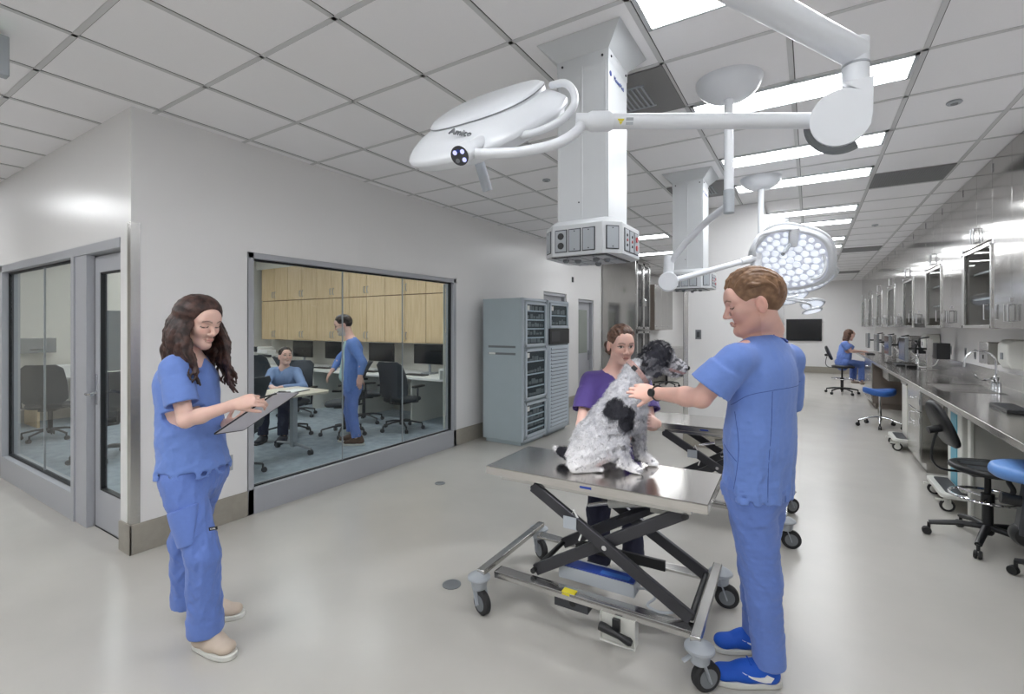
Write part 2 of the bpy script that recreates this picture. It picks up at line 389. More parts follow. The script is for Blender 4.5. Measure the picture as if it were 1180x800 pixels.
# ---------------- ceiling light panels
RL = []
def light_panel(x0, x1, y0, y1, label, group='recessed ceiling light panels', first=[None]):
    t = thing('ceiling_light', label, 'ceiling light', ((x0 + x1) / 2, (y0 + y1) / 2, HC - .012), 0, group)
    hx = (x1 - x0) / 2; hy = (y1 - y0) / 2; b = MB()
    b.box(-hx, hx, -hy, -hy + .014, -.004, .011); b.box(-hx, hx, hy - .014, hy, -.004, .011); b.box(-hx, -hx + .02, -hy, hy, -.004, .011); b.box(hx - .02, hx, -hy, hy, -.004, .011)
    b.build('frame', M['whiteg'], t)
    MB().box(-hx + .02, hx - .02, -hy + .014, hy - .014, 0, .004).build('diffuser', M['panel'], t)
    return t
rowy = [(2.04, 2.345), (3.30, 3.60), (4.49, 4.79), (5.42, 5.72), (7.0, 7.30), (7.88, 8.18), (9.4, 9.7), (10.3, 10.6), (11.85, 12.15), (12.75, 13.05), (14.3, 14.6), (15.4, 15.7), (16.9, 17.2)]
ordn = ['nearest', 'second nearest', 'third', 'fourth', 'fifth', 'sixth', 'seventh', 'eighth', 'ninth', 'tenth', 'eleventh', 'twelfth', 'farthest']
for (y0, y1), nm in zip(rowy, ordn):
    light_panel(-.672, .5, y0, y1, 'lit ceiling light panel, %s of the row running above the aisle' % nm, 'ceiling lights above the aisle')
for i, y in enumerate((7.62, 9.45, 12.5, 15.5)):
    light_panel(-3.1, -1.92, y, y + .3, ['lit ceiling light panel beyond the service column, nearest of its row', 'lit ceiling light panel over the tall steel cabinet', 'lit ceiling light panel beyond the tall steel cabinet', 'lit ceiling light panel over the far left corner'][i], 'ceiling lights beyond the partition')
for i, (x, y) in enumerate([(-.69, .23), (-.69, -1.0), (-.69, -2.2), (-.69, -3.4), (-3.12, -.35), (-3.12, -1.3), (-3.12, -2.5), (-5.56, -.35), (-5.56, -2.2), (-7.99, .26), (-7.99, -1.6)]):
    light_panel(x + .018, x + 1.19, y, y + .3, 'lit ceiling light panel behind the camera', 'ceiling lights behind the camera')
for i, (x, y) in enumerate([(-10.3, 4.0), (-9.2, 2.6), (-7.4, 2.6), (-7.4, 4.4), (-5.5, 2.6), (-5.5, 4.4)]):
    light_panel(x, x + 1.17, y, y + .3, 'lit office ceiling light panel' if i else 'lit office ceiling light panel seen through the top left of the big window', 'office ceiling lights')
# ---------------- ceiling vents
def vent(x0, x1, y0, y1, label, slot=False):
    t = thing('ceiling_vent', label, 'vent', ((x0 + x1) / 2, (y0 + y1) / 2, HC - .012)); hx = (x1 - x0) / 2; hy = (y1 - y0) / 2
    b = MB(); b.box(-hx, hx, -hy, hy, 0, .011); b.build('plate', M['ventd'], t)
    s = MB()
    if slot:
        for i in range(9): s.box(-.12 + i * .03, -.11 + i * .03, -.14, .14, -.008, 0)
        s.box(-.14, .14, -.15, -.14, -.008, 0); s.box(-.14, .14, .14, .15, -.008, 0)
        s.build('grille', M['ggrey'], t)
    else:
        for i in range(30):
            x = -hx + .01 + i * (2 * hx - .02) / 30; s.box(x, x + .004, -hy + .01, hy - .01, -.003, 0)
        s.build('grille', M['mgrey'], t)
vent(-1.28, -.7, 2.70, 3.29, 'square grey ceiling vent beside the large service column', True)
vent(-1.28, -.7, 5.14, 5.73, 'square grey ceiling vent beside the farther service column', True)
for i, y in enumerate((5.72, 10.9, 15.4)):
    vent(.53, 1.12, y, y + .57 if i else y + .55, ['nearest grey slotted ceiling vent near the steel wall cabinets', 'second grey slotted ceiling vent near the steel wall cabinets', 'farthest grey slotted ceiling vent near the steel wall cabinets'][i])
def sprinkler(x, y, label):
    t = thing('sprinkler_cover', label, 'sprinkler', (x, y, HC - .016)); MB().lathe([(.038, .015), (.042, .008), (.036, .0)], 20).build('cover_plate', M['ggrey'], t)
    MB().lathe([(.02, 0), (.018, -.004)], 16).build('cap', M['mgrey'], t)
sprinkler(.80, 4.16, 'small round sprinkler cover on the ceiling right of the near surgical lamp elbow')
sprinkler(-2.23, 4.21, 'small round sprinkler cover on the ceiling left of the large service column')
sprinkler(.8, 8.6, 'small round sprinkler cover between the two nearer slotted vents')
# sign box at the left edge of the frame
t = thing('exit_sign_housing', 'grey metal ceiling sign box with a small green lamp', 'sign box', (-3.40, .38, 2.765))
MB().box(-.028, .028, -.3, .3, 0, .2).build('housing', M['ggrey'], t, bevel=.006)
MB().box(.028, .033, .2, .235, .165, .185).build('lamp', M['green'], t)
MB().box(-.05, .05, -.12, .12, .2, .226).build('mount', M['whiteg'], t)
# ================================================================ service columns
def service_column(cx, cy, label):
    r = thing('service_column', label, 'service column', (cx, cy, 1.88), 0)
    H = HC - 1.88
    b = MB(); b.box(-.14, .14, -.14, .14, .17, H - .1)
    b.box(-.006, .002, -.1415, -.139, .19, H - .11)
    for x in (-.126, .126): b.box(x - .002, x + .002, -.1415, -.139, .19, H - .11)
    o = b.build('shaft', M['whiteg'], r, bevel=.003)
    b = MB()
    for z in (.28,): b.cyl((-.018, -.1405, z), (-.018, -.143, z), .004)
    b.build('screw', M['dgrey'], o)
    b = MB(); k = MB()
    q0 = [(-.142, -.142), (.142, -.142), (.142, .142), (-.142, .142)]; q1 = [(-.225, -.215), (.225, -.215), (.225, .215), (-.225, .215)]
    vs = [(x, y, H - .14) for x, y in q0] + [(x, y, H - .085) for x, y in q0] + [(x, y, H - .002) for x, y in q1]
    fs = []
    for a in (0, 4):
        for i in range(4): j = (i + 1) % 4; fs.append((a + i, a + j, a + 4 + j, a + 4 + i))
    b.add(vs, fs); sk = b.build('ceiling_skirt', M['whiteg'], r)
    for x in (-.11, .11): k.cyl((x, -.143, H - .115), (x, -.147, H - .115), .006); k.cyl((.143, x, H - .115), (.147, x, H - .115), .006)
    k.build('bolt', M['dgrey'], sk)
    # octagonal outlet box
    def octa(h, c): return [(-h + c, -h), (h - c, -h), (h, -h + c), (h, h - c), (h - c, h), (-h + c, h), (-h, h - c), (-h, -h + c)]
    b = MB(); A = octa(.21, .075); B = octa(.165, .03)
    vs = [(x, y, 0) for x, y in A] + [(x, y, .155) for x, y in A] + [(x, y, .185) for x, y in B]
    fs = [tuple(reversed(range(8))), tuple(range(16, 24))]
    for a in (0, 8):
        for i in range(8): j = (i + 1) % 8; fs.append((a + i, a + j, a + 8 + j, a + 8 + i))
    b.add(vs, fs); ob = b.build('outlet_box', M['whiteg'], r, bevel=.003)
    def plate(c, ux, n, kind, w=.058, h=.105):
        c = Vector(c); ux = Vector(ux); n = Vector(n); uz = Vector((0, 0, 1))
        p = MB(); q = lambda W, H_, t0, t1, mi: p.prism([(-W / 2, -H_ / 2), (W / 2, -H_ / 2), (W / 2, H_ / 2), (-W / 2, H_ / 2)], t1 - t0, c + n * t0, ux, uz, mi)
        q(w + .010, h + .010, 0, .002, 1); q(w, h, .002, .005, 0)
        if kind == 'outlet':
            for s in (-1, 1): p.cyl(c + n * .005 + uz * s * .024, c + n * .007 + uz * s * .024, .017, mi=2)
        elif kind == 'red':
            for s in (-1, 1): p.cyl(c + n * .005 + uz * s * .022, c + n * .009 + uz * s * .022, .014, mi=3)
        elif kind == 'ports':
            for s in (-1, 0, 1): p.cyl(c + n * .005 + uz * s * .025, c + n * .008 + uz * s * .025, .007, mi=2 if s else 3)
        else:
            for s in (-1, 1): p.cyl(c + n * .005 + uz * s * .045, c + n * .006 + uz * s * .045, .003, mi=2)
        p.build('outlet_plate', [M['ggrey'], M['dgrey'], M['black'], M['red']], ob)
    for i, k in enumerate(('outlet', 'blank', 'blank')): plate((-.085 + i * .075, -.21, .075), (1, 0, 0), (0, -1, 0), k)
    plate((.173, -.173, .078), (.7071, .7071, 0), (.7071, -.7071, 0), 'blank')
    plate((-.173, -.173, .078), (.7071, -.7071, 0), (-.7071, -.7071, 0), 'blank')
    for i, k in enumerate(('ports', 'ports', 'red')): plate((.21, -.075 + i * .075, .075), (0, 1, 0), (1, 0, 0), k)
    for i in range(3): plate((.075 - i * .075, .21, .075), (-1, 0, 0), (0, 1, 0), 'blank'); plate((-.21, .075 - i * .075, .075), (0, -1, 0), (-1, 0, 0), 'blank')
    b = MB(); b.box(-.15, .15, -.19, .17, -.004, 0, 0)
    for i in range(4):
        for j in range(2): b.box(-.135 + i * .07, -.075 + i * .07, -.17 + j * .17, -.02 + j * .17, -.007, -.004, 1)
    for i, (x, y) in enumerate(((-.1, -.12), (-.05, -.08), (.06, -.1), (.1, -.05), (0, .08))): b.lathe([(.017, -.004), (.017, -.016), (.010, -.024)], 14, (x, y, 0), mi=2)
    b.build('gas_outlet_panel', [M['navy'] if False else M['dgrey'], M['ggrey'], M['mgrey']], ob)
    lg = MB(); lg.cyl((.1405, -.112, .91), (.1425, -.112, .91), .013); lg.build('round_emblem', M['navy'], o)
    text('lettering', 'MountMed', .034, M['navy'], o, (.1415, .012, .908), (0, 1, 0), (0, 0, 1))
    return r
service_column(-.985, 2.39, 'large white ceiling service column with outlet box, nearest the big surgical lamp')
service_column(-.985, 4.86, 'farther white ceiling service column behind the thin curved lamp arm')

# ================================================================ surgical lights
def canopy(root, rad=.185):
    MB().lathe([(.02, -.112), (rad * .35, -.11), (rad * .60, -.098), (rad * .80, -.074), (rad * .93, -.045), (rad * .99, -.018), (rad, 0)], 40).build('ceiling_canopy', M['white'], root)
def lamp_head(root, c, n, R, lit=True, detail=True, xref=None):
    '''c centre (world), n unit vector the lamp shines along'''
    n = Vector(n).normalized(); x = Vector(xref) if xref else n.cross(Vector((0, 0, 1)))
    x = (x - n * x.dot(n)).normalized(); y = n.cross(x); c = Vector(c); up = -n
    N = 60
    def ring(k, z, wob=.03, flat=0.0):
        out = []
        for i in range(N):
            t = 2 * PI * i / N; r = R * k * (1 + wob * math.cos(5 * t + .6)); out.append(c + x * math.cos(t) * r + y * math.sin(t) * r + up * z)
        return out
    lv = [(.84, -.040), (.90, -.043), (.93, -.035), (.95, -.012), (.995, -.008), (1.0, .004), (.975, .014), (.91, .032), (.80, .050), (.62, .062), (.3, .068), (.02, .07)]
    vs = []; fs = []
    for k, z in lv: vs += ring(k, z * R / .33)
    for a in range(len(lv) - 1):
        for i in range(N): j = (i + 1) % N; fs.append((a * N + i, a * N + j, (a + 1) * N + j, (a + 1) * N + i))
    fs.append(tuple(range((len(lv) - 1) * N, len(lv) * N)))
    h = wo(MB().add(vs, fs), root).build('lamp_housing', M['white'], root, ang=50)
    b = MB(); b.add(ring(.87, -.038 * R / .33) + ring(.87, -.02), [tuple(range(N))] + [(i, (i + 1) % N, N + (i + 1) % N, N + i) for i in range(N)])
    wo(b, root).build('lens', M['ledring'], h)
    if lit:
        b = MB(); k = 0
        for rr, cnt in ((0, 1), (.19, 6), (.38, 12), (.57, 18), (.74, 24)):
            for i in range(cnt):
                t = 2 * PI * i / max(cnt, 1) + rr; p = c + (x * math.cos(t) + y * math.sin(t)) * R * rr - up * (.039 * R / .33)
                b.tube([p, p - up * .004], R * (.085 if rr < .6 else .06), 10)
        wo(b, root).build('led_lenses', M['led'], h)
    if detail:
        sp = []
        for i in range(49):
            t = -PI * .02 + PI * 1.04 * i / 48; sp.append(c + x * math.cos(t) * R * .80 + y * (math.sin(t) * R * .44 + R * .30) + up * (.0668 * R / .33 + .004))
    return h, x, y, up
def tubes(root, name, pts, r, m='white', n=16, sm=True, par=None):
    return wo(MB().tube(smooth_path(pts, 8) if sm else pts, r, n), root).build(name, M[m], par or root)
# --- the big near lamp
r = thing('surgical_light', 'large near white surgical lamp on a jointed arm, seen from above its cover', 'surgical lamp', (-.41, .90, HC))
canopy(r)
p0 = Vector((-.41, .90, 2.40))
wo(MB().cyl((-.41, .90, HC - .1), p0 - Vector((0, 0, .06)), .032), r).build('pole', M['white'], r)
el = dp(986, 66, 1.30)
tubes(r, 'upper_arm', [p0, el + Vector((0, 0, .01))], .036, sm=False)
b = MB(); b.cyl(el + Vector((0, 0, .045)), el - Vector((0, 0, .16)), .032, mi=0); b.cyl(el - Vector((0, 0, .02)), el - Vector((0, 0, .028)), .0335, mi=1)
wo(b, r).build('swivel_post', [M['white'], M['ggrey']], r, bevel=.003)
ec = dp(969, 139, 1.31); vd = (dp(969, 139, 2) - Vector((0, 0, CAM_H))).normalized(); ax = Vector((vd.x, vd.y, 0.25)).normalized()
post = Vector((el.x, el.y, ec.z + .05))
b = MB()
sx = ax.cross(Vector((0, 0, 1))).normalized(); sy = sx.cross(ax).normalized()
out = []
for i in range(25):
    t = math.radians(60) + math.radians(275) * i / 24; out.append((math.cos(t) * .070, math.sin(t) * .070))
rel = post - ec; pxx = rel.dot(sx)
out += [(pxx + .034, .0), (pxx + .035, .082), (pxx - .032, .085)]
b.prism(out, .062, ec - ax * .031, sx, sy)
eb = wo(b, r).build('elbow_joint', M['white'], r, bevel=.008, seg=3)
b = MB(); cc = [ec + sx * math.cos(t) * .0725 + sy * math.sin(t) * .0725 for t in [math.radians(178 + 8 * i) for i in range(16)]]
b.tube(cc, .017, 10); wo(b, r).build('joint_slot', M['mgrey'], eb)
b = MB(); b.prism([(a * .84, c_ * .84) for a, c_ in out[:25]], .004, ec - ax * .0345, sx, sy); wo(b, r).build('joint_cap', M['white'], eb, bevel=.0015)
ae = dp(694, 140, 1.36)
arm2 = tubes(r, 'lower_arm', [ec - sx * .0 + (ae - ec).normalized() * .05, ae], .0215, sm=False)
dirn = (ae - ec).normalized()
b = MB(); b.tube([ae - dirn * .03, ae - dirn * .018, ae + dirn * .03, ae + dirn * .04], [.022, .0285, .0285, .024], 20); b.tube([ae + dirn * .04, ae + dirn * .075], .023, 20)
wo(b, r).build('arm_collar', M['white'], r)
lab = ae - dirn * .05 - Vector((0, 0, 0)); f_ = Vector((-vd.x * .0, 0, 0))
tocam = (Vector((0, 0, CAM_H)) - lab).normalized(); tocam = (tocam - dirn * tocam.dot(dirn)).normalized(); upv = tocam.cross(-dirn) * -1
b = MB(); b.prism([(-.010, -.007), (.0, .009), (.010, -.007)], .0008, lab + tocam * .0214, -dirn, upv, 0)
b.prism([(.014, -.010), (.034, -.010), (.034, .009), (.014, .009)], .0006, lab + tocam * .0212, -dirn, upv, 1)
wo(b, r).build('warning_label', [M['yellow'], M['ggrey']], arm2)
HCN = Vector((-.937, 1.334, 2.205)); nd = Vector((0.0, .642, -.766)); KS = .86
h, hx, hy, hup = lamp_head(r, HCN, nd, .282, xref=(1, 0, 0))
if hx.x < 0: hx = -hx
sl = Vector((0, -.766, -.642))          # down-slope direction on the cover (towards the camera)
pan = MB(); N = 64; L1 = []; L2 = []; L3 = []
for i in range(N):
    t = 2 * PI * i / N; cx_ = math.copysign(abs(math.cos(t)) ** .75, math.cos(t)) * .235 * KS; cy_ = math.copysign(abs(math.sin(t)) ** .75, math.sin(t)) * .200 * KS - .045
    base = HCN + Vector((1, 0, 0)) * cx_ + sl * cy_
    L1.append(base + hup * .035); L2.append(base + hup * .060); L3.append(HCN + Vector((1, 0, 0)) * cx_ * .93 + sl * (cy_ + .045) * .93 - sl * .045 + hup * .070)
pan.add(L1 + L2 + L3, [(i, (i + 1) % N, N + (i + 1) % N, N + i) for i in range(N)] + [(N + i, N + (i + 1) % N, 2 * N + (i + 1) % N, 2 * N + i) for i in range(N)] + [tuple(range(2 * N, 3 * N))])
cv = wo(pan, r).build('top_cover', M['white'], h, ang=60)
wo(MB().tube([p + hup * -.002 for p in L2], .0022, 6, closed=True), r).build('cover_seam', M['mgrey'], cv)
from mathutils.bvhtree import BVHTree
def hit_surface(obj, root, u, v):
    me = obj.data; bv = BVHTree.FromPolygons([x.co for x in me.vertices], [tuple(p.vertices) for p in me.polygons]); o_ = Vector((0, 0, CAM_H)); d_ = (dp(u, v, 1.0) - o_).normalized()
    hh = bv.ray_cast(o_ - root.location, d_); return (hh[0] + root.location, hh[1] if hh[1].dot(d_) < 0 else -hh[1]) if hh[0] is not None else (dp(u, v, 1.4), -d_)
q, nq = hit_surface(h, r, 532, 156); ql, _ = hit_surface(h, r, 524, 157.2); tc0 = (Vector((0, 0, CAM_H)) - q).normalized(); nq = (nq + tc0 * .8).normalized(); xd = (q - ql).normalized(); xd = (xd - nq * xd.dot(nq)).normalized()
text('lettering', 'Amico', .028, M['mgrey'], h, q + nq * .013 - r.location, xd, nq.cross(xd), ext=.003, shear=.25)
hub = dp(540, 173, 1.345)
kd = (dp(526, 182, 1.285) - hub).normalized()
b = MB(); b.tube([hub - kd * .09, hub - kd * .012], .020, 20); b.tube([hub - kd * .012, hub + kd * .002, hub + kd * .055, hub + kd * .058], [.022, .027, .029, .027], 24)
hb = wo(b, r).build('hub', M['white'], r)
b = MB(); fc = hub + kd * .058; k1, k2 = basis(kd)
if k1.dot(cw(1, 0, 0)) < 0: k1 = -k1
b.tube([fc, fc + kd * .002], .0265, 28, mi=0)
for a, c_, m_ in ((-.011, .010, 1), (.012, .010, 1), (.012, -.012, 1), (-.009, -.012, 2), (0, .013, 3)):
    q = fc + k1 * a + k2 * c_ + kd * .002; b.tube([q, q + kd * .0012], .0062 if m_ != 3 else .005, 14, mi=m_)
wo(b, r).build('keypad', [M['dgrey'], M['violet'], M['mgrey'], M['navy']], hb)
tubes(r, 'yoke_arm', [ae + dirn * .058, dp(664, 152, 1.345), dp(640, 166, 1.33), dp(600, 175, 1.325), dp(565, 177, 1.33), dp(544, 176, 1.335)], .0145)
tubes(r, 'grab_rail', [dp(636, 98, 1.56), dp(651, 96, 1.48), dp(661, 106, 1.42), dp(661, 122, 1.38), dp(646, 139, 1.37), dp(622, 151, 1.38), dp(602, 156, 1.42)], .0115)
tubes(r, 'sterile_handle', [dp(549, 176, 1.52), dp(562, 220, 1.56)], .0165, m='ggrey', sm=False)
sp = bpy.data.lights.new('surgical_beam', 'SPOT'); sp.energy = 80; sp.spot_size = math.radians(36); sp.spot_blend = .5; sp.shadow_soft_size = .10; sp.color = (.95, .97, 1)
so = bpy.data.objects.new('surgical_beam', sp); COL.objects.link(so); so.parent = r; so.location = HCN + nd * .06 - r.location; so.rotation_euler = (nd + Vector((-.03, .0, 0))).to_track_quat('-Z', 'Y').to_euler()

# --- second lamp, lit face towards the aisle
r = thing('surgical_light', 'surgical lamp with lit face above the bearded-free man in blue scrubs', 'surgical lamp', (-.41, 3.10, HC))
r['label'] = 'surgical lamp with lit round face just above the head of the man in blue'
canopy(r)
wo(MB().cyl((-.41, 3.10, HC - .1), (-.41, 3.10, 2.32), .027), r).build('pole', M['white'], r)
b = MB(); b.cyl((-.41, 3.10, 2.34), (-.41, 3.10, 2.20), .031); wo(b, r).build('pole_collar', M['ggrey'], r, bevel=.003)
elb = dp(771, 305, 3.40)
tubes(r, 'upper_arm', [(-.41, 3.10, 2.25), dp(815, 255, 3.1), dp(790, 280, 3.28), elb], .0225)
jt = dp(770, 325, 3.38); b = MB(); b.cyl(elb + Vector((0, 0, .06)), jt - Vector((0, 0, .0)), .036); va = cw(.33, 0, 1).normalized()
b.cyl(jt - va * .04, jt + va * .04, .068); wo(b, r).build('elbow_joint', M['white'], r, bevel=.006)
e2 = dp(872, 297, 3.5)
tubes(r, 'lower_arm', [jt, e2], .021, sm=False)
b = MB(); b.cyl(e2 - Vector((0, 0, .13)), e2 + Vector((0, 0, .03)), .034); b.tube([e2 - (e2 - jt).normalized() * .14, e2], .027, 16); wo(b, r).build('arm_collar', M['white'], r, bevel=.004)
hc = dp(912, 297, 3.62); vdir = (hc - Vector((0, 0, CAM_H))).normalized(); im = cw(-.43, -.9, 0)
h, hx, hy, hup = lamp_head(r, hc, -vdir * .72 + im * .68, .30, detail=False)
sp = bpy.data.lights.new('surgical_beam', 'SPOT'); sp.energy = 90; sp.spot_size = math.radians(34); sp.spot_blend = .35; sp.shadow_soft_size = .05; sp.color = (.95, .97, 1)
so = bpy.data.objects.new('surgical_beam', sp); COL.objects.link(so); so.parent = r; ba = (Vector((-1.45, 2.10, 0)) - hc).normalized(); so.location = hc + (-vdir * .72 + im * .68).normalized() * .08 - r.location; so.rotation_euler = ba.to_track_quat('-Z', 'Y').to_euler()
tubes(r, 'yoke_arm', [e2, dp(868, 288, 3.45), dp(875, 272, 3.42), dp(893, 266, 3.40), dp(912, 264, 3.40)], .0155)
b = MB(); q = dp(915, 262, 3.40); b.cyl(q, q + cw(.02, -.13, .05), .036, .030); wo(b, r).build('hub', M['white'], r, bevel=.006)
tubes(r, 'grab_rail', [dp(936, 283, 3.45), dp(948, 292, 3.44), dp(951, 305, 3.44), dp(946, 318, 3.46), dp(934, 322, 3.5)], .012)
tubes(r, 'sterile_handle', [dp(911, 281, 3.45), dp(902, 293, 3.36)], .014, m='ggrey', sm=False)

def small_lamp(y, hc, n, R, label, pole_z, arms=True, x0=-.41):
    r = thing('surgical_light', label, 'surgical lamp', (x0, y, HC)); canopy(r)
    wo(MB().cyl((x0, y, HC - .1), (x0, y, pole_z), .027), r).build('pole', M['white'], r)
    heads = hc if isinstance(hc, list) else [hc]
    for c, nn, RR in heads:
        lamp_head(r, c, nn, RR, detail=False)
        e = Vector((x0, y, pole_z + .06)); mid = (e + Vector(c)) / 2 + Vector((.15, -.1, .02))
        tubes(r, 'lower_arm', [e, mid, Vector(c) - Vector(nn).normalized() * .07], .018)
    return r
c = dp(925, 321, 4.55)
small_lamp(5.30, [(c, cw(.0, -.93, -.42), .29)], None, 0, 'partly hidden surgical lamp just under the lit round lamp', 2.0)
small_lamp(7.45, [(dp(975, 140, 6) if False else dp(884, 330, 6.9), cw(.1, -.9, -.3), .27)], None, 0, 'surgical lamp on the third pole, mostly hidden behind the head of the man', 2.05)
D = 9.6
small_lamp(9.65, [(dp(914, 341, 9.2), cw(.15, -.85, -.52), .29), (dp(936, 350, 9.8), cw(-.1, -.9, -.42), .23), (dp(936, 358, 9.4), cw(.1, -.95, -.3), .18)], None, 0, 'far cluster of three small lit surgical lamps left of the wall screen', 1.95)
# beacon light of the far lamps comes from their own lenses
# ================================================================ lift tables
def lift_table(loc, rz, label, group=None):
    r = thing('lift_table', label, 'exam table', loc, rz, group)
    b = MB(); L = .575; W_ = .25
    b.box(-L, L, -W_, W_, .742, .75); b.box(-L, L, -W_, -W_ + .004, .705, .75); b.box(-L, L, W_ - .004, W_, .705, .75)
    b.box(-L, -L + .004, -W_, W_, .705, .75); b.box(L - .004, L, -W_, W_, .705, .75)
    tp = b.build('table_top', M['tabletop'], r, bevel=.004)
    MB().box(-.02, .04, -W_ - .0012, -W_, .722, .733).build('name_plate', M['navy'], tp)
    b = MB()
    for y in (-.19, .19): b.box(-.50, .50, y - .02, y + .02, .675, .705)
    b.box(-.50, -.47, -.19, .19, .675, .705); b.box(.47, .50, -.19, .19, .675, .705)
    b.build('top_frame', M['steelh'], r, bevel=.002)
    def arm(x0, z0, x1, z1, y):
        m = MB(); m.bar((x0, y, z0), (x1, y, z1), .028, .058, up=(0, 0, 1)); a = m.build('scissor_arm', M['arm'], r, bevel=.004)
        s = MB(); s.cyl(((x0 + x1) / 2, y - .022, (z0 + z1) / 2), ((x0 + x1) / 2, y + .022, (z0 + z1) / 2), .012)
        s.build('pivot_bolt', M['chrome'], a)
    for s in (-1, 1):
        arm(-.30, .675, .50, .215, s * .215); arm(-.30, .215, .47, .675, s * .18)
    for x, z in ((-.30, .665), (.50, .222), (-.30, .222), (.47, .665)): MB().cyl((x, -.22, z), (x, .22, z), .014).build('cross_tube', M['black'], r)
    b = MB(); b.cyl((-.06, -.04, .56), (.13, -.04, .615), .010, mi=0); b.cyl((.06, -.04, .595), (.33, -.04, .655), .026, mi=1); b.box(.28, .40, -.07, -.01, .60, .675, 1)
    b.build('actuator', [M['chrome'], M['offw']], r, bevel=.003)
    b = MB(); b.bar((.10, .02, .50), (.33, .02, .63), .12, .02); b.build('cross_plate', M['arm'], r)
    b = MB(); b.box(-.115, -.045, -.237, -.232, .50, .56, 0); b.tube([(-.09, -.20, .53), (-.06, -.235, .60), (-.02, -.20, .50), (-.04, -.21, .44)], .005, mi=1)
    b.build('cable_tag', [M['ggrey'], M['paper']], r)
    # base
    b = MB()
    for s in (-1, 1):
        b.box(-.50, .52, s * .25 - .035, s * .25 + .035, .185, .20)
        b.box(-.50, .52, s * .25 - .035 if s < 0 else s * .25 + .030, s * .25 - .030 if s < 0 else s * .25 + .035, .165, .20)
    base = b.build('base_rail', M['steelh'], r, bevel=.002)
    for s in (-1, 1): MB().bar((s * .54, -.36, .215), (s * .54, .36, .215), .045, .028).build('end_bar', M['steel'], r, bevel=.004)
    b = MB(); b.box(-.22, .30, .17, .19, .20, .255); b.box(-.16, -.13, .165, .195, .215, .24); b.build('foot_rail', M['black'], r, bevel=.002)
    for x in (-.555, .555):
        for y in (-.35, .35):
            c = MB(); c.lathe([(.012, .215), (.035, .205), (.060, .19), (.062, .18), (.045, .168), (.040, .13), (.03, .12)], 24, (x, y, 0)); a_ = random.uniform(-.5, .5) + (.6 if x > 0 else -.2)
            dx, dy = math.cos(a_) * .03, math.sin(a_) * .03; nx, ny = -math.sin(a_), math.cos(a_)
            for s in (-1, 1): c.bar((x + nx * s * .028, y + ny * s * .028, .14), (x + dx + nx * s * .028, y + dy + ny * s * .028, .055), .006, .03, up=(nx, ny, 0))
            c.tube([(x, y, .16), (x - dx * 1.5, y - dy * 1.5, .155), (x - dx * 2.6, y - dy * 2.6, .14)], .012, flat=.4)
            cs = c.build('caster', M['ggrey'], r, bevel=.001)
            w = MB(); p = Vector((x + dx, y + dy, .062)); nn = Vector((nx, ny, 0))
            w.lathe([(.02, -.02), (.052, -.02), (.062, -.012), (.062, .012), (.052, .02), (.02, .02)], 28, p, nn); w.build('wheel', M['rubber'], cs)
            w = MB(); w.lathe([(.006, -.024), (.040, -.0215), (.040, .0215), (.006, .024)], 20, p, nn); w.build('wheel_hub', M['mgrey'], cs)
    return r
TR = .03
t1 = lift_table((-.955, 2.43, 0), TR, 'stainless scissor lift table on casters with the spotted dog sitting on it')
# control box, socket and hand control belong to the near table
b = MB(); b.box(-.17, .23, -.17, -.06, .205, .268, 0); b.box(-.165, .225, -.165, -.085, .268, .274, 1); b.box(.05, .2, -.155, -.12, .274, .276, 2)
b.build('control_box', [M['ggrey'], M['navy'], M['blue']], t1, bevel=.006)
MB().box(-.10, -.06, -.286, -.2855, .188, .2).box(-.105, -.035, -.283, -.24, .2, .2012).build('caution_label', M['yellow'], t1)
b = MB(); b.box(-.15, .03, -.27, -.20, .115, .185, 0); b.lathe([(.018, 0), (.018, .005)], 16, (-.05, -.275, .15), (0, 1, 0), 1); b.build('power_socket', [M['dgrey'], M['black']], t1, bevel=.003)
b = MB(); b.box(.10, .27, -.285, -.28, .04, .17); b.box(.10, .27, -.30, -.28, .036, .044); b.box(.10, .105, -.30, -.24, .04, .17); b.box(.265, .27, -.30, -.24, .04, .17); b.build('control_bracket', M['offw'], t1, bevel=.002)
b = MB(); b.tube([(.105, -.315, .115), (.13, -.315, .112), (.20, -.318, .097), (.25, -.318, .085), (.262, -.318, .082)], [.020, .021, .014, .019, .012], 14); b.box(.165, .20, -.31, -.29, .10, .16); b.build('hand_control', M['black'], t1, bevel=.001)
b = MB(); b.tube(smooth_path([(.23, -.12, .23), (.28, -.14, .25), (.33, -.17, .24), (.30, -.20, .21), (.36, -.22, .205), (.42, -.2, .21)], 6), .006, 8); b.build('cable', M['ggrey'], t1)
t2 = lift_table((-.70, 4.12, 0), .02, 'empty scissor lift table standing behind the dog table, mostly hidden by the man in blue')

# ================================================================ floor drains
for i, (x, y, R_) in enumerate(((-1.79, 2.19, .055), (-3.04, 3.54, .05))):
    o = MB().lathe([(R_, 0), (R_, .003), (R_ * .8, .004), (R_ * .78, .002)], 28).build('floor_drain', M['mgrey'], None, (x, y, 0))
    tag(o, ['round grey floor drain left of the table near caster', 'round grey floor drain nearer the office window'][i], 'drain')

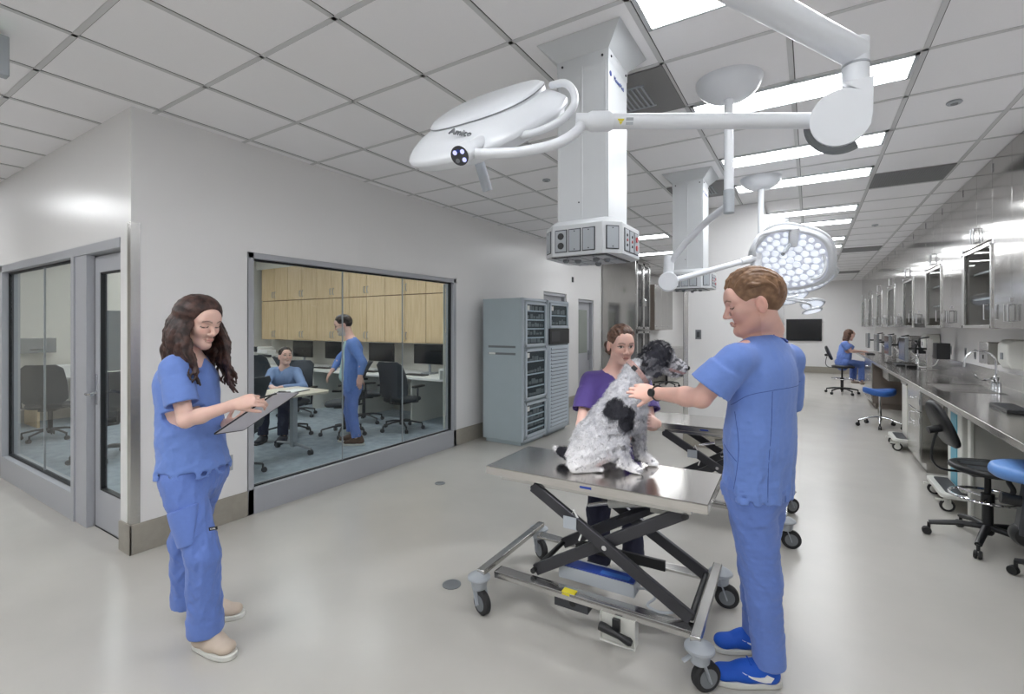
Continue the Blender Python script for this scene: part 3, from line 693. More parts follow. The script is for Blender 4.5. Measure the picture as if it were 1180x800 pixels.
# ================================================================ dispensing cabinets
def disp_cab(y0, y1, kind, label):
    r = thing('supply_cabinet', label, 'supply cabinet', (-3.37, (y0 + y1) / 2, 0), 0); hy = (y1 - y0) / 2; hx = .31; H = 1.885
    b = MB(); b.box(-hx, hx - .02, -hy, hy, .05, H); b.box(-hx + .03, hx - .05, -hy + .03, hy - .03, 0, .05)
    body = b.build('body', M['cab'], r, bevel=.006)
    if kind == 'A':
        g = MB()
        for z in (1.245, 1.155): g.box(-.22, .20, -hy - .002, -hy + .002, z, z + .028)
        g.build('side_groove', M['mgrey'], body); MB().box(-.21, -.11, -hy - .004, -hy, 1.158, 1.182).build('paper_label', M['paper'], body)
    f = MB(); X = hx
    f.box(X - .02, X, -hy, -hy + .03, .05, H); f.box(X - .02, X, hy - .03, hy, .05, H); f.box(X - .02, X, -hy, hy, H - .03, H); f.box(X - .02, X, -hy, hy, .05, .085)
    f.build('front_frame', M['cabl'], r, bevel=.003)
    def win(z0, z1, rails, name='door'):
        d = MB(); a, c_ = -hy + .045, hy - .045
        d.box(X - .004, X + .018, a, a + .035, z0, z1); d.box(X - .004, X + .018, c_ - .035, c_, z0, z1); d.box(X - .004, X + .018, a, c_, z1 - .035, z1); d.box(X - .004, X + .018, a, c_, z0, z0 + .035)
        o = d.build(name, M['cabl'], r, bevel=.003)
        MB().box(X - .012, X - .008, a + .01, c_ - .01, z0 + .01, z1 - .01).build('backing', M['cabd'], o)
        s = MB()
        for k in range(rails): z = z0 + (z1 - z0) * (k + 1) / (rails + 1) - .01; s.box(X - .007, X + .006, a + .035, c_ - .05, z, z + .016)
        s.build('drawer_rail', M['cabl'], o)
        p = MB(); rnd = random.Random(int(z0 * 100) + int(y0 * 10))
        for k in range(rails + 1):
            z = z0 + .05 + (z1 - z0 - .06) * k / (rails + 1); yy = a + .05
            while yy < c_ - .1: wv = rnd.uniform(.03, .09); p.box(X - .008, X - .002, yy, yy + wv, z, z + rnd.uniform(.02, .07)); yy += wv + rnd.uniform(.0, .03)
        p.build('packages', M['mgrey'], o)
        MB().box(X + .008, X + .011, a + .036, c_ - .036, z0 + .036, z1 - .036).build('pane', M['glassd'], o)
        MB().box(X + .012, X + .014, a + .04, a + .10, z1 - .11, z1 - .05).build('paper_label', M['paper'], o)
    if kind == 'A':
        win(1.26, 1.84, 4); win(.575, 1.23, 3); win(.10, .545, 4)
    else:
        win(1.50, 1.85, 1)
        MB().box(X - .01, X + .02, -hy + .02, hy - .02, 1.27, 1.49).build('control_unit', M['black'], r, bevel=.004)
        MB().box(X + .02, X + .022, -hy + .07, -hy + .33, 1.31, 1.45).build('unit_window', M['dgrey'], r)
        MB().box(X - .02, X + .012, -hy + .03, hy - .03, .09, 1.25).build('drawer_stack', M['cabl'], r, bevel=.003)
        for k in range(22):
            z = .12 + k * .051; MB().box(X + .012, X + .024, -hy + .07, hy - .09, z + .008, z + .034).build('drawer_front', M['cabl'], r, bevel=.002)
            MB().box(X + .0115, X + .0135, -hy + .065, hy - .085, z, z + .009).build('drawer_gap', M['cabd'], r)
        h = MB(); h.tube(smooth_path([(X - .06, hy, 1.20), (X - .05, hy + .05, 1.15), (X - .05, hy + .05, .98), (X - .06, hy, .93)], 6), .008); h.build('cable_loop', M['ggrey'], r)
disp_cab(5.15, 5.80, 'A', 'nearer blue grey supply cabinet with three stacked glass doors')
disp_cab(5.82, 6.49, 'B', 'farther blue grey supply cabinet with slim drawers under a black unit')
# wall items above the doors
o = MB().box(0, .02, -.03, .03, 0, .10).build('wall_device', M['dgrey'], None, (WX, 8.28, 2.36), bevel=.003); tag(o, 'small dark wall device above the gap between the two grey doors', 'wall device')

# tall stainless cabinet
r = thing('tall_steel_cabinet', 'tall stainless steel cabinet with glass doors at the end of the left wall', 'cabinet', (-3.44, 10.26, 0))
MB().box(-.37, .37, -.49, .49, .06, 2.94).box(-.33, .33, -.45, .45, 0, .06).build('body', M['sheet'], r, bevel=.004)
for s in (-1, 1):
    for z0, z1 in ((.12, 1.42), (1.46, 2.88)):
        y0, y1 = (-.47, -.005) if s < 0 else (.005, .47)
        d = MB(); d.box(.37, .395, y0, y0 + .05, z0, z1); d.box(.37, .395, y1 - .05, y1, z0, z1); d.box(.37, .395, y0, y1, z0, z0 + .05); d.box(.37, .395, y0, y1, z1 - .05, z1)
        o = d.build('door', M['steel'], r, bevel=.002); MB().box(.372, .375, y0 + .05, y1 - .05, z0 + .05, z1 - .05).build('pane', M['screen'], o)
        b = MB(); yy = y1 - .03 if s < 0 else y0 + .03; b.tube([(.395, yy, z0 + .5), (.43, yy, z0 + .5), (.43, yy, z0 + .65), (.395, yy, z0 + .65)], .008); b.build('handle', M['chrome'], o)
r = thing('wall_cabinet', 'stainless wall cabinet hung beyond the tall steel cabinet', 'cabinet', (-3.64, 13.5, 1.42))
MB().box(-.185, .185, -.95, .95, 0, 1.2).build('body', M['brown'], r, bevel=.003)
for i in range(3):
    y = -.94 + i * .63; o = MB().box(.186, .205, y, y + .62, .01, 1.19).build('door', M['steel'], r, bevel=.003)
    b = MB(); b.tube([(.205, y + .1, .1), (.24, y + .1, .1), (.24, y + .22, .1), (.205, y + .22, .1)], .008); b.build('handle', M['chrome'], o)
r = thing('side_counter', 'low grey base cabinet under the far left wall cabinet', 'counter', (-3.5, 14.0, 0))
MB().box(-.3, .3, -1.3, 1.3, 0, .86).build('body', M['steel'], r, bevel=.003); MB().box(-.32, .33, -1.33, 1.33, .86, .9).build('top', M['steelh'], r, bevel=.003)
# ================================================================ stainless wall cabinets on the right
CX = 1.35; ZB = 1.505; ZT = HC - .004
def dhandle(b, y, z, x, vert=True, L=.13):
    b.tube([(x, y, z), (x - .032, y, z), (x - .032, y, z + L), (x, y, z + L)], .006, 8)
def closed_unit(L):
    r = thing('wall_cabinet', '', 'cabinet', (CX, 0, ZB), 0, None); D = RX - CX - .005
    MB().box(.02, D, 0, L, 0, ZT - ZB).build('body', M['sheet'], r)
    for i in range(2):
        y0 = i * L / 2 + .002; y1 = (i + 1) * L / 2 - .002
        o = MB().box(0, .02, y0, y1, .004, ZT - ZB - .004).build('door', M['sheet'], r, bevel=.002)
        b = MB(); dhandle(b, L / 2 + (-.045 if i == 0 else .045), .06, 0); b.build('handle', M['chrome'], o)
        yh = y0 + .006 if i == 0 else y1 - .006; b = MB()
        for z in (.10, .74, 1.36): b.box(-.006, .004, yh - .006, yh + .006, z, z + .075)
        b.build('hinge', M['chrome'], o)
    MB().box(-.012, 0, L / 2 - .006, L / 2 + .006, .215, .245).build('lock', M['chrome'], r)
    return r
def open_unit(L):
    r = thing('glazed_wall_cabinet', '', 'cabinet', (CX, 0, ZB), 0, None); D = RX - CX - .005; Z1 = .765
    b = MB(); b.box(.02, D, 0, .02, 0, Z1); b.box(.02, D, L - .02, L, 0, Z1); b.box(.02, D, 0, L, 0, .02); b.box(D - .01, D, 0, L, 0, Z1); b.box(.02, D, 0, L, Z1 - .01, Z1 + .02)
    b.build('body', M['brown'], r)
    for z in (.27, .52): MB().box(.05, D - .01, .02, L - .02, z, z + .018).build('shelf', M['steelh'], r)
    o = MB().box(-.012, .02, L - .045, L - .002, 0, Z1 + .0).box(-.012, .02, .002, .03, 0, Z1).box(-.012, .02, 0, L, Z1 - .035, Z1).box(-.012, .02, 0, L, 0, .03).box(-.02, .0, L - .12, L - .09, .03, Z1 - .03).build('glass_door', M['steel'], r, bevel=.002)
    MB().box(.002, .006, .03, L - .045, .03, Z1 - .035).build('pane', M['glassd'], o)
    b = MB(); dhandle(b, .05, .08, -.012); b.build('handle', M['chrome'], o)
    for i in range(2):
        y0 = i * L / 2 + .002; y1 = (i + 1) * L / 2 - .002
        o = MB().box(0, .02, y0, y1, Z1 + .02, ZT - ZB - .004).build('upper_door', M['sheet'], r, bevel=.002)
        b = MB(); dhandle(b, L / 2 + (-.045 if i == 0 else .045), Z1 + .05, 0); b.build('handle', M['chrome'], o)
    MB().box(.02, D, 0, L, Z1 + .02, ZT - ZB).build('upper_body', M['sheet'], r)
    return r
LU = .936
cu = closed_unit(LU); ou = open_unit(LU); usedc = False; usedo = False
od = ['first', 'second', 'third', 'fourth', 'fifth', 'sixth', 'seventh', 'eighth', 'ninth', 'tenth']
y = 5.731 - 3 * LU; k = 0; no = nc = 0
for i in range(2, 16):
    y = 5.731 + (i - 3) * LU
    if y + LU > 18.45: break
    op = i >= 3 and (i - 3) % 2 == 0
    if op:
        lab = '%s glass fronted wall cabinet with dark shelves, counted from the camera' % od[no]; no += 1
        if not usedo: ou.location = (CX, y, ZB); ou['label'] = lab; ou['group'] = 'glass fronted wall cabinets'; usedo = True
        else: dup(ou, (CX, y, ZB), 0, lab, 'glass fronted wall cabinets')
    else:
        lab = '%s tall plain stainless wall cabinet with two doors, counted from the camera' % od[nc] if nc else 'plain stainless wall cabinet cut by the right edge of the frame, nearest in view'; nc += 1
        if not usedc: cu.location = (CX, y, ZB); cu['label'] = lab; cu['group'] = 'plain stainless wall cabinets'; usedc = True
        else: dup(cu, (CX, y, ZB), 0, lab, 'plain stainless wall cabinets')
MB().box(CX, RX, 2.5, 18.45, ZT, ZT + .002)

# ================================================================ long worktop
CF = .95; CT = .91
r = thing('worktop', 'long polished stainless worktop along the right wall', 'worktop', (CF, 2.6, CT), 0)
y1 = 14.4 - 2.6; W_ = RX - .004 - CF
sinks = [(3.35, 4.2), (7.05, 7.75)]     # local y
b = MB(); ya = 0
for s0, s1 in sinks:
    b.box(0, W_, ya, s0, -.008, 0); b.box(0, .12, s0, s1, -.008, 0); b.box(.56, W_, s0, s1, -.008, 0); ya = s1
b.box(0, W_, ya, y1, -.008, 0)
b.build('top', M['steelh'] if False else M['tabletop'], r)
MB().box(-.004, .008, 0, y1, -.045, 0).build('front_edge', M['steel'], r, bevel=.003)
struct(MB().box(RX - .024, RX - .001, 2.6, 14.4, CT + .001, CT + .15).build('trim_7', M['steelh'], None, bevel=.003))
for si, (s0, s1) in enumerate(sinks):
    sk_ = thing('sink', ['stainless sink nearest the camera sunk in the worktop', 'farther stainless sink sunk in the worktop'][si], 'sink', (CF, 2.6, CT - .009))
    MB().box(.12, .56, s0, s0 + .004, -.25, 0).box(.12, .56, s1 - .004, s1, -.25, 0).box(.12, .124, s0, s1, -.25, 0).box(.556, .56, s0, s1, -.25, 0).box(.12, .56, s0, s1, -.254, -.25).build('basin', M['steel'], sk_); MB().cyl((.34, (s0 + s1) / 2, -.25), (.34, (s0 + s1) / 2, -.247), .04).build('drain', M['chrome'], sk_)
def faucet(y, label):
    f = thing('faucet', label, 'faucet', (CF + .53, y, CT + .001)); b = MB()
    b.lathe([(.026, 0), (.026, .012), (.017, .03), (.017, .10), (.02, .11), (.02, .14), (.012, .15)], 18); b.cyl((0, -.10, .09), (0, .10, .09), .012)
    b.lathe([(.02, 0), (.02, .01), (.014, .02), (.014, .09)], 14, (0, -.09, 0)); b.lathe([(.02, 0), (.02, .01), (.014, .02), (.014, .09)], 14, (0, .09, 0))
    b.build('body', M['chrome'], f)
    pts = [(0, 0, .14), (0, 0, .26)] + [tuple(p) for p in arc((-.11, 0, .27), .11, 0, PI * .95, 12, (1, 0, 0), (0, 0, 1))] + [(-.222, 0, .22)]
    MB().tube(pts, .0085, 12).build('spout', M['chrome'], f)
    for s in (-1, 1): MB().tube([(0, s * .10, .09), (-.01, s * .12, .10), (-.05, s * .15, .105)], .006, 8).build('lever', M['chrome'], f)
    MB().tube(smooth_path([(0, 0, .13), (-.03, .0, .125), (-.09, 0, .10), (-.13, 0, .13), (-.15, 0, .16)], 5), .006, 8).build('eyewash_arm', M['chrome'], f)
faucet(6.18, 'chrome gooseneck faucet at the near sink below the steel towel box'); faucet(10.0, 'chrome gooseneck faucet at the farther sink')
# wall dispensers
def towel(y, z, label, kind):
    if kind == 'steel':
        t = thing('towel_dispenser', label, 'dispenser', (RX - .01, y, z)); MB().box(-.20, 0, -.14, .14, 0, .22).build('housing', M['steel'], t, bevel=.006)
        MB().box(-.204, -.20, -.006, .006, .05, .09).build('slot', M['black'], t)
    else:
        t = thing('soap_dispenser', label, 'dispenser', (RX - .01, y, z)); MB().prism([(0, 0), (-.16, .02), (-.19, .08), (-.19, .24), (-.15, .28), (0, .28)], .26, (0, .13, 0), (1, 0, 0), (0, 0, 1)).build('housing', M['offw'], t, bevel=.012, seg=3)
        MB().box(-.196, -.188, -.03, .03, .10, .16).build('window', M['mgrey'], t)
towel(6.62, 1.145, 'brushed steel towel dispenser on the wall above the near faucet', 'steel')
towel(6.10, 1.12, 'white plastic dispenser on the wall cut by the right edge of the frame', 'white')
towel(11.0, 1.13, 'steel towel dispenser on the wall beyond the nearest monitor', 'steel')
towel(9.75, 1.12, 'small white wall dispenser between the nearest monitor and the steel box', 'white')
for i, y in enumerate((9.02, 8.27, 7.85, 12.2, 12.9)):
    o = MB().box(-.006, 0, -.035, .035, -.06, .06).build('outlet', [M['mgrey']], None, (RX, y, 1.185), bevel=.002)
    MB().box(-.008, -.006, -.015, .015, -.035, .035).build('socket', M['black'], o)
    tag(o, ['grey wall outlet, farthest of the three above the near sink', 'grey wall outlet, middle of the three above the near sink', 'grey wall outlet, nearest the steel towel box', 'grey wall outlet beyond the far steel towel box', 'grey wall outlet near the far monitors'][i], 'outlet')
# monitors on poles
def pole_monitor(y, label, rz=0.0, sc=1.0):
    t = thing('monitor', label, 'monitor', (1.42, y, CT + .001), rz, 'monitors on the steel worktop')
    MB().box(-.30, -.26, -.27, .27, .12, .46).build('display', [M['mgrey']], t, bevel=.008)
    MB().box(-.302, -.30, -.255, .255, .135, .445).build('screen', M['screen'], t)
    MB().box(-.03, .03, -.03, .03, 0, .44).box(-.09, .09, -.09, .09, 0, .012).build('pole', M['steel'], t, bevel=.003)
    MB().box(-.26, -.03, -.02, .02, .28, .31).box(-.26, -.24, -.06, .06, .24, .36).tube([(-.15, 0, .3), (-.10, 0, .44), (0, 0, .46)], .012).build('bracket', M['black'], t)
    MB().box(.06, .20, -.13, .13, .16, .38).build('computer_box', M['black'], t, bevel=.006)
    MB().tube(smooth_path([(.1, 0, .16), (.05, .03, .06), (-.1, .05, .04), (-.12, 0, .15), (-.2, 0, .26)], 6), .006, 8).build('cable', M['paper'], t)
pole_monitor(8.75, 'flat monitor on a pole with black box, nearest the camera on the worktop')
pole_monitor(12.0, 'second monitor on a pole, just short of the seated woman')
pole_monitor(13.7, 'farthest monitor on a pole, beside the seated woman')
pole_monitor(10.35, 'monitor on a pole beyond the farther faucet')
def keyboard(x, y, label, z=CT, rz=0.0):
    t = thing('keyboard', label, 'keyboard', (x, y, z + .001), rz); MB().box(-.07, .07, -.20, .20, 0, .022).build('base', M['black'], t, bevel=.004)
    b = MB()
    for i in range(5):
        for j in range(14): b.box(-.06 + i * .024, -.04 + i * .024, -.19 + j * .027, -.168 + j * .027, .022, .026)
    b.build('keys', M['dgrey'], t)
keyboard(1.20, 9.55, 'black keyboard on the worktop beside the farther sink'); keyboard(1.12, 13.0, 'black keyboard under the hands of the seated woman')
keyboard(1.25, 4.9, 'black keyboard on the worktop at the right edge of the frame')
t = thing('speaker_block', 'black block standing beside the keyboard at the farther sink', 'device', (1.28, 9.15, CT)); MB().box(-.06, .06, -.07, .07, 0, .035).build('body', M['black'], t, bevel=.006)
# items under the worktop
def base_cab(y0, y1, x1, label, side='sheet'):
    t = thing('base_cabinet', label, 'cabinet', (CF + .02, y0, 0)); L = y1 - y0; D = x1 - CF - .02
    MB().box(.02, D, 0, L, .1, .862).box(.06, D, .02, L - .02, 0, .1).build('body', M[side], t, bevel=.003)
    for i, (a, c_) in enumerate(((.11, .62), (.63, .855))):
        o = MB().box(0, .02, .004, L - .004, a, c_).build('door' if i == 0 else 'drawer', M['steel'], t, bevel=.003)
        b = MB(); yy = L * .5
        if i == 0: b.tube([(0, yy, .48), (-.03, yy, .48), (-.03, yy, .58), (0, yy, .58)], .006, 8)
        else: b.tube([(0, yy - .05, .74), (-.03, yy - .05, .74), (-.03, yy + .05, .74), (0, yy + .05, .74)], .006, 8)
        b.build('handle', M['chrome'], o)
    b = MB()
    for z in (.18, .50, .70): b.cyl((.0, .004, z), (.0, .004, z + .06), .007)
    b.build('hinge', M['chrome'], t)
base_cab(6.46, 7.15, RX - .03, 'stainless base cabinet under the worktop beside the near stool')
base_cab(11.0, 12.3, RX - .03, 'dark sided base cabinet under the worktop near the seated woman', 'brown')
struct(MB().box(RX - .02, RX - .005, 2.6, 6.46, .0, .865).build('trim_4', M['skirt']))
struct(MB().box(RX - .02, RX - .005, 7.15, 11.0, .0, .865).build('trim_5', M['skirt']))
b = MB(); b.box(CF + .12, RX - .03, 5.00, 5.04, 0, .862); b.box(CF + .10, CF + .12, 4.98, 5.06, 0, .862)
t = b.build('counter_support', M['offw'], None, bevel=.003); tag(t, 'pale panel leg holding up the worktop behind the near black stool', 'panel leg')
MB().box(CF + .02, CF + .05, 4.9, 5.5, .80, .863)
# rolling carts
def cart(x, y, label, teal=True, L=.62):
    t = thing('rolling_cart', label, 'cart', (x, y, 0), 0)
    b = MB(); o = []
    pts = []
    for cx_, cy_, a0 in ((.24, L / 2 - .06, 0), (-.24, L / 2 - .06, PI / 2), (-.24, -L / 2 + .06, PI), (.24, -L / 2 + .06, 1.5 * PI)):
        for i in range(7): a = a0 + i * PI / 12; pts.append((cx_ + .06 * math.cos(a), cy_ + .06 * math.sin(a)))
    b.prism(pts, .035, (0, 0, .12)); b.build('base_tray', M['offw'], t, bevel=.006)
    b = MB(); b.prism([(p[0] * .86, p[1] * .86) for p in pts], .006, (0, 0, .152)); b.build('tray_mat', M['dgrey'], t)
    b = MB(); b.box(-.16, .24, -L / 2 + .08, L / 2 - .08, .16, .80); b.build('body', M['offw'], t, bevel=.008)
    if teal: MB().box(-.165, -.16, -.10, .10, .18, .78).box(-.10, -.02, -L / 2 + .075, -L / 2 + .08, .18, .78).build('teal_panel', M['teal'], t)
    MB().box(-.17, .25, -L / 2 + .07, L / 2 - .07, .80, .83).build('top_shelf', M['teal'] if teal else M['steel'], t, bevel=.004)
    for sx in (-.25, .24):
        for sy in (-L / 2 + .07, L / 2 - .07):
            c = MB(); c.lathe([(.022, .13), (.022, .095), (.012, .09)], 14, (sx, sy, 0)); c.box(sx - .022, sx + .022, sy - .019, sy - .015, .045, .10); c.box(sx - .022, sx + .022, sy + .015, sy + .019, .045, .10)
            c.box(sx - .075, sx - .02, sy - .012, sy + .012, .085, .097)
            cs = c.build('caster', M['offw'], t)
            MB().lathe([(.02, -.013), (.044, -.013), (.05, -.008), (.05, .008), (.044, .013), (.02, .013)], 24, (sx, sy, .05), (0, 1, 0)).build('wheel', M['rubber'], cs)
            MB().lathe([(.004, -.0145), (.033, -.0145), (.033, .0145), (.004, .0145)], 20, (sx, sy, .05), (0, 1, 0)).build('wheel_hub', M['offw'], cs)
cart(1.21, 5.36 + .1, 'white rolling cart with teal panel under the worktop behind the near black stool')
cart(1.16, 7.62, 'white rolling cart beyond the stainless base cabinet', False, .5)

# ================================================================ stools
def star_base(t, m, R=.32, n=5, z0=.10, z1=.13, a0=0.3, r0=.022, r1=.016, wm='black', hubr=.035, flat=.8):
    for k in range(n):
        a = a0 + 2 * PI * k / n; c, s = math.cos(a), math.sin(a)
        o = MB().tube([(c * .02, s * .02, z1), (c * R * .5, s * R * .5, (z0 + z1) / 2 + .008), (c * R, s * R, z0 - .01)], [r0, (r0 + r1) / 2, r1], 12, flat=flat).build('leg', M[m], t)
        w = MB(); p = Vector((c * R, s * R, .028)); nn = Vector((-s, c, 0))
        w.cyl((p.x, p.y, .05), (p.x, p.y, .09), .010)
        w.lathe([(.008, -.02), (.025, -.02), (.028, -.015), (.028, -.005), (.012, -.004), (.012, .004), (.028, .005), (.028, .015), (.025, .02), (.008, .02)], 16, p + Vector((c * .012, s * .012, 0)), nn)
        w.build('caster', M[wm], o)
    MB().lathe([(hubr * .7, .075), (hubr, .09), (hubr, .13), (hubr * .7, .155)], 20).build('hub', M[m], t)
def pad(pts_fn, h0, h1, nx=28, n=20):
    pass
def cushion(outline, z0, z1, rim=.03, dish=None):
    '''soft pad: outline points (x, y), bulging sides, optional dish function'''
    b = MB(); n = len(outline); lv = [(.0, .90), (.25, .985), (.5, 1.0), (.8, .985), (.95, .95), (1.0, .88)]; vs = []; fs = []
    cx_ = sum(p[0] for p in outline) / n; cy_ = sum(p[1] for p in outline) / n
    rings = [(k, t) for t, k in lv] + [(.6, 1.02), (.3, 1.03), (.02, 1.03)]
    for k, t in rings:
        for x, y in outline:
            X = cx_ + (x - cx_) * k; Y = cy_ + (y - cy_) * k; z = z0 + (z1 - z0) * t
            if dish: z += dish(X, Y) * (1 if t > .5 else .6)
            vs.append((X, Y, z))
    for a in range(len(rings) - 1):
        for i in range(n): j = (i + 1) % n; fs.append((a * n + i, a * n + j, (a + 1) * n + j, (a + 1) * n + i))
    fs.append(tuple(reversed(range(n)))); fs.append(tuple((len(rings) - 1) * n + i for i in range(n)))
    return b.add(vs, fs)
def lab_stool(loc, rz, label, seat=.60, ring=True):
    t = thing('lab_stool', label, 'stool', loc, rz)        # sits facing +x
    star_base(t, 'black', .31, a0=.4, r0=.026, r1=.02)
    MB().cyl((0, 0, .13), (0, 0, .36), .030).cyl((0, 0, .36), (0, 0, seat - .05), .018).build('column', M['black'], t)
    out = []
    for i in range(48):
        a = 2 * PI * i / 48; c, s = math.cos(a), math.sin(a); out.append((.22 * math.copysign(abs(c) ** .85, c) + .02, .225 * math.copysign(abs(s) ** .8, s) * (1 + .06 * c)))
    s_ = cushion(out, seat - .045, seat, dish=lambda x, y: -.018 * max(0, 1 - ((x + .02) ** 2 + y * y) / .03) + .010 * (abs(y) < .05) * (x > 0) - .02 * max(0, x - .14) / .08).build('seat', M['black'], t, ang=60)
    g = MB()
    for k in range(-3, 4):
        pass
    for k in (-3, -2, -1, 1, 2, 3): MB().box(-.13, .13, k * .05 - .0015, k * .05 + .0015, seat - .012, seat + .0015).build('seat_groove', M['mgrey'], s_)
    b = MB(); b.box(-.12, .12, -.09, .09, seat - .065, seat - .045); b.tube([(.02, .08, seat - .055), (.02, .24, seat - .06)], .008, 8); b.build('mechanism', M['dgrey'], t, bevel=.003)
    b = MB(); b.tube(smooth_path([(-.10, 0, seat - .055), (-.25, 0, seat - .05), (-.31, 0, seat + .02), (-.30, 0, seat + .14), (-.27, 0, seat + .24)], 8), .013, 10, flat=.6); b.build('back_bar', M['black'], t)
    bo = []
    for i in range(36):
        a = 2 * PI * i / 36; c, s = math.cos(a), math.sin(a); bo.append((.150 * math.copysign(abs(c) ** .8, c), .185 * math.copysign(abs(s) ** .9, s) + (.03 * (1 - abs(c)) if s < 0 else 0)))
    m = cushion(bo, -.022, .022, dish=lambda x, y: -.35 * x * x)
    R = Matrix.Translation((-.245, 0, seat + .26)) @ Matrix.Rotation(math.radians(68), 4, 'Y') @ Matrix.Rotation(math.radians(90), 4, 'Z')
    m.v = [tuple(R @ Vector(p)) for p in m.v]; m.build('backrest', M['black'], t, ang=60)
    b = MB(); b.cyl((-.26, 0, seat + .24), (-.33, 0, seat + .22), .026); b.build('back_knob', M['black'], t)
    if ring:
        b = MB(); b.tube([(math.cos(2 * PI * i / 40) * .20, math.sin(2 * PI * i / 40) * .20, .34) for i in range(40)], .010, 10, closed=True, mi=0)
        for k in range(3): a = 2 * PI * k / 3; b.tube([(.02 * math.cos(a), .02 * math.sin(a), .33), (.20 * math.cos(a), .20 * math.sin(a), .34)], .008, 8, mi=0)
        b.cyl((0, 0, .30), (0, 0, .36), .037, mi=1); b.build('foot_ring', [M['chrome'], M['black']], t)
    return t
lab_stool((1.05, 4.56, 0), math.radians(10), 'black moulded stool with tilted oval backrest, nearest the camera under the worktop', .555)
lab_stool((.62, 13.05, 0), math.radians(-8), 'black stool at the far worktop carrying the seated woman', .64)
lab_stool((-3.05, 12.2, 0), math.radians(-60), 'black stool far beyond the muzzle of the dog', .55, False)
def saddle_stool(loc, rz, label, seat=.57):
    t = thing('saddle_stool', label, 'stool', loc, rz)
    star_base(t, 'chrome', .27, a0=.5, r0=.016, r1=.012, z1=.15, wm='black', hubr=.028)
    MB().cyl((0, 0, .14), (0, 0, .30), .024).cyl((0, 0, .30), (0, 0, seat - .09), .014).build('column', M['chrome'], t)
    MB().box(-.10, .10, -.06, .06, seat - .10, seat - .075).build('mechanism', M['black'], t, bevel=.004)
    out = []
    for i in range(48):
        a = 2 * PI * i / 48; c, s = math.cos(a), math.sin(a); out.append((.21 * c, (.19 - .045 * c) * s))
    cushion(out, seat - .085, seat, dish=lambda x, y: .9 * x * x * (1 if x < 0 else .5) - .5 * y * y).build('seat', M['blue'], t, ang=60)
    return t
saddle_stool((.90, 9.05, 0), math.radians(20), 'blue saddle stool with chrome star base standing in the aisle')
# stool cut by the right edge: blue padded seat on a black lever column
t = thing('treatment_stool', 'blue padded stool with dark lever housing cut by the right edge of the frame', 'stool', (1.28, 3.95, 0), math.radians(180))
star_base(t, 'black', .26, a0=.63, r0=.026, r1=.02)
MB().cyl((0, 0, .13), (0, 0, .60), .03).build('column', M['black'], t)
out = [(.16 + .22 * math.cos(2 * PI * i / 40), .05 + .20 * math.sin(2 * PI * i / 40)) for i in range(40)]
cushion(out, .655, .735, dish=lambda x, y: -.5 * (x - .16) ** 2 - .5 * (y - .05) ** 2).build('seat', M['lblue'], t, ang=60)
MB().bar((.20, .10, .66), (.24, .10, .33), .09, .08, up=(1, 0, 0)).box(.0, .24, .06, .14, .58, .645).build('lever_housing', M['dgrey'], t, bevel=.012)
MB().cyl((.24, .10, .52), (.34, .10, .53), .032).build('knob', M['black'], t)
MB().lathe([(.05, -.05), (.062, -.03), (.062, .03), (.05, .05)], 20, (.24, .09, .33), (0, 1, 0)).build('hinge_drum', M['black'], t)
MB().tube(smooth_path([(.24, .06, .66), (.29, .04, .62), (.27, .04, .56), (.30, .05, .50)], 6), .013, 10).build('lever', M['black'], t)

# screen and outlets on far walls
t = thing('wall_screen', 'black flat screen hung on the far end wall', 'television', (-.165, FAR - .03, 1.04)); MB().box(-.50, .50, -.03, .03, 0, .72).build('case', M['black'], t, bevel=.006); MB().box(-.48, .48, -.033, -.03, .02, .70).build('screen', M['screen'], t)
o = MB().box(-.035, .035, -.006, 0, -.06, .06).build('outlet', M['mgrey'], None, (-1.19, 6.33, 1.42), bevel=.002); MB().box(-.018, .018, -.009, -.006, -.035, .035).build('socket', M['dgrey'], o)
tag(o, 'grey outlet plate on the partition wall just right of the muzzle of the dog', 'outlet')
o = MB().box(0, .006, -.035, .035, -.06, .06).build('outlet', M['ggrey'], None, (WX, 1.96, .46), bevel=.002); tag(o, 'pale outlet plate low on the wall behind the woman with the clipboard', 'outlet')
# ================================================================ office beyond the glass
YF = 5.98
r = thing('wall_cabinet_run', 'maple wall cabinets in two tiers across the back of the office', 'cabinet', (-10.28, YF, 1.235))
LX = 10.28 - 3.99
M['woodd'] = mat('cabinet_gap', srgb(120, 92, 62), .6)
MB().box(.004, LX - .004, .021, .355, .003, 1.537).build('body', M['woodd'], r)
x = 0; k = 0
wd_ = [.48, .47] * 7
for i in range(13):
    w_ = LX / 13; x0 = i * w_ + .005; x1 = (i + 1) * w_ - .005
    for z0, z1 in ((.003, .826), (.842, 1.537)):
        o = MB().box(x0, x1, 0, .02, z0, z1).build('door', M['wood'], r, bevel=.0015)
        xx = x1 - .035 if i % 2 == 0 else x0 + .035; b = MB(); b.tube([(xx, 0, z0 + .06), (xx, -.028, z0 + .07), (xx, -.028, z0 + .17), (xx, 0, z0 + .18)], .007, 8)
        b.build('handle', M['ggrey'], o)
struct(MB().box(WEST, WX - TW, YF + .01, 6.34, 2.776, HC).build('trim_6', M['wallo']))
r = thing('long_desk', 'long pale desk under the maple cabinets at the back of the office', 'desk', (-10.2, 5.40, 0)); LX = 6.2
MB().box(0, LX, 0, .88, .70, .735).build('desk_top', M['paper'], r, bevel=.003)
for i in range(6): x = .02 + i * (LX - .07) / 5; MB().box(x, x + .03, .05, .86, 0, .70).build('panel_leg', M['offw'], r)
MB().box(0, LX, .84, .86, .0, .70).build('modesty_panel', M['wallo'], r)
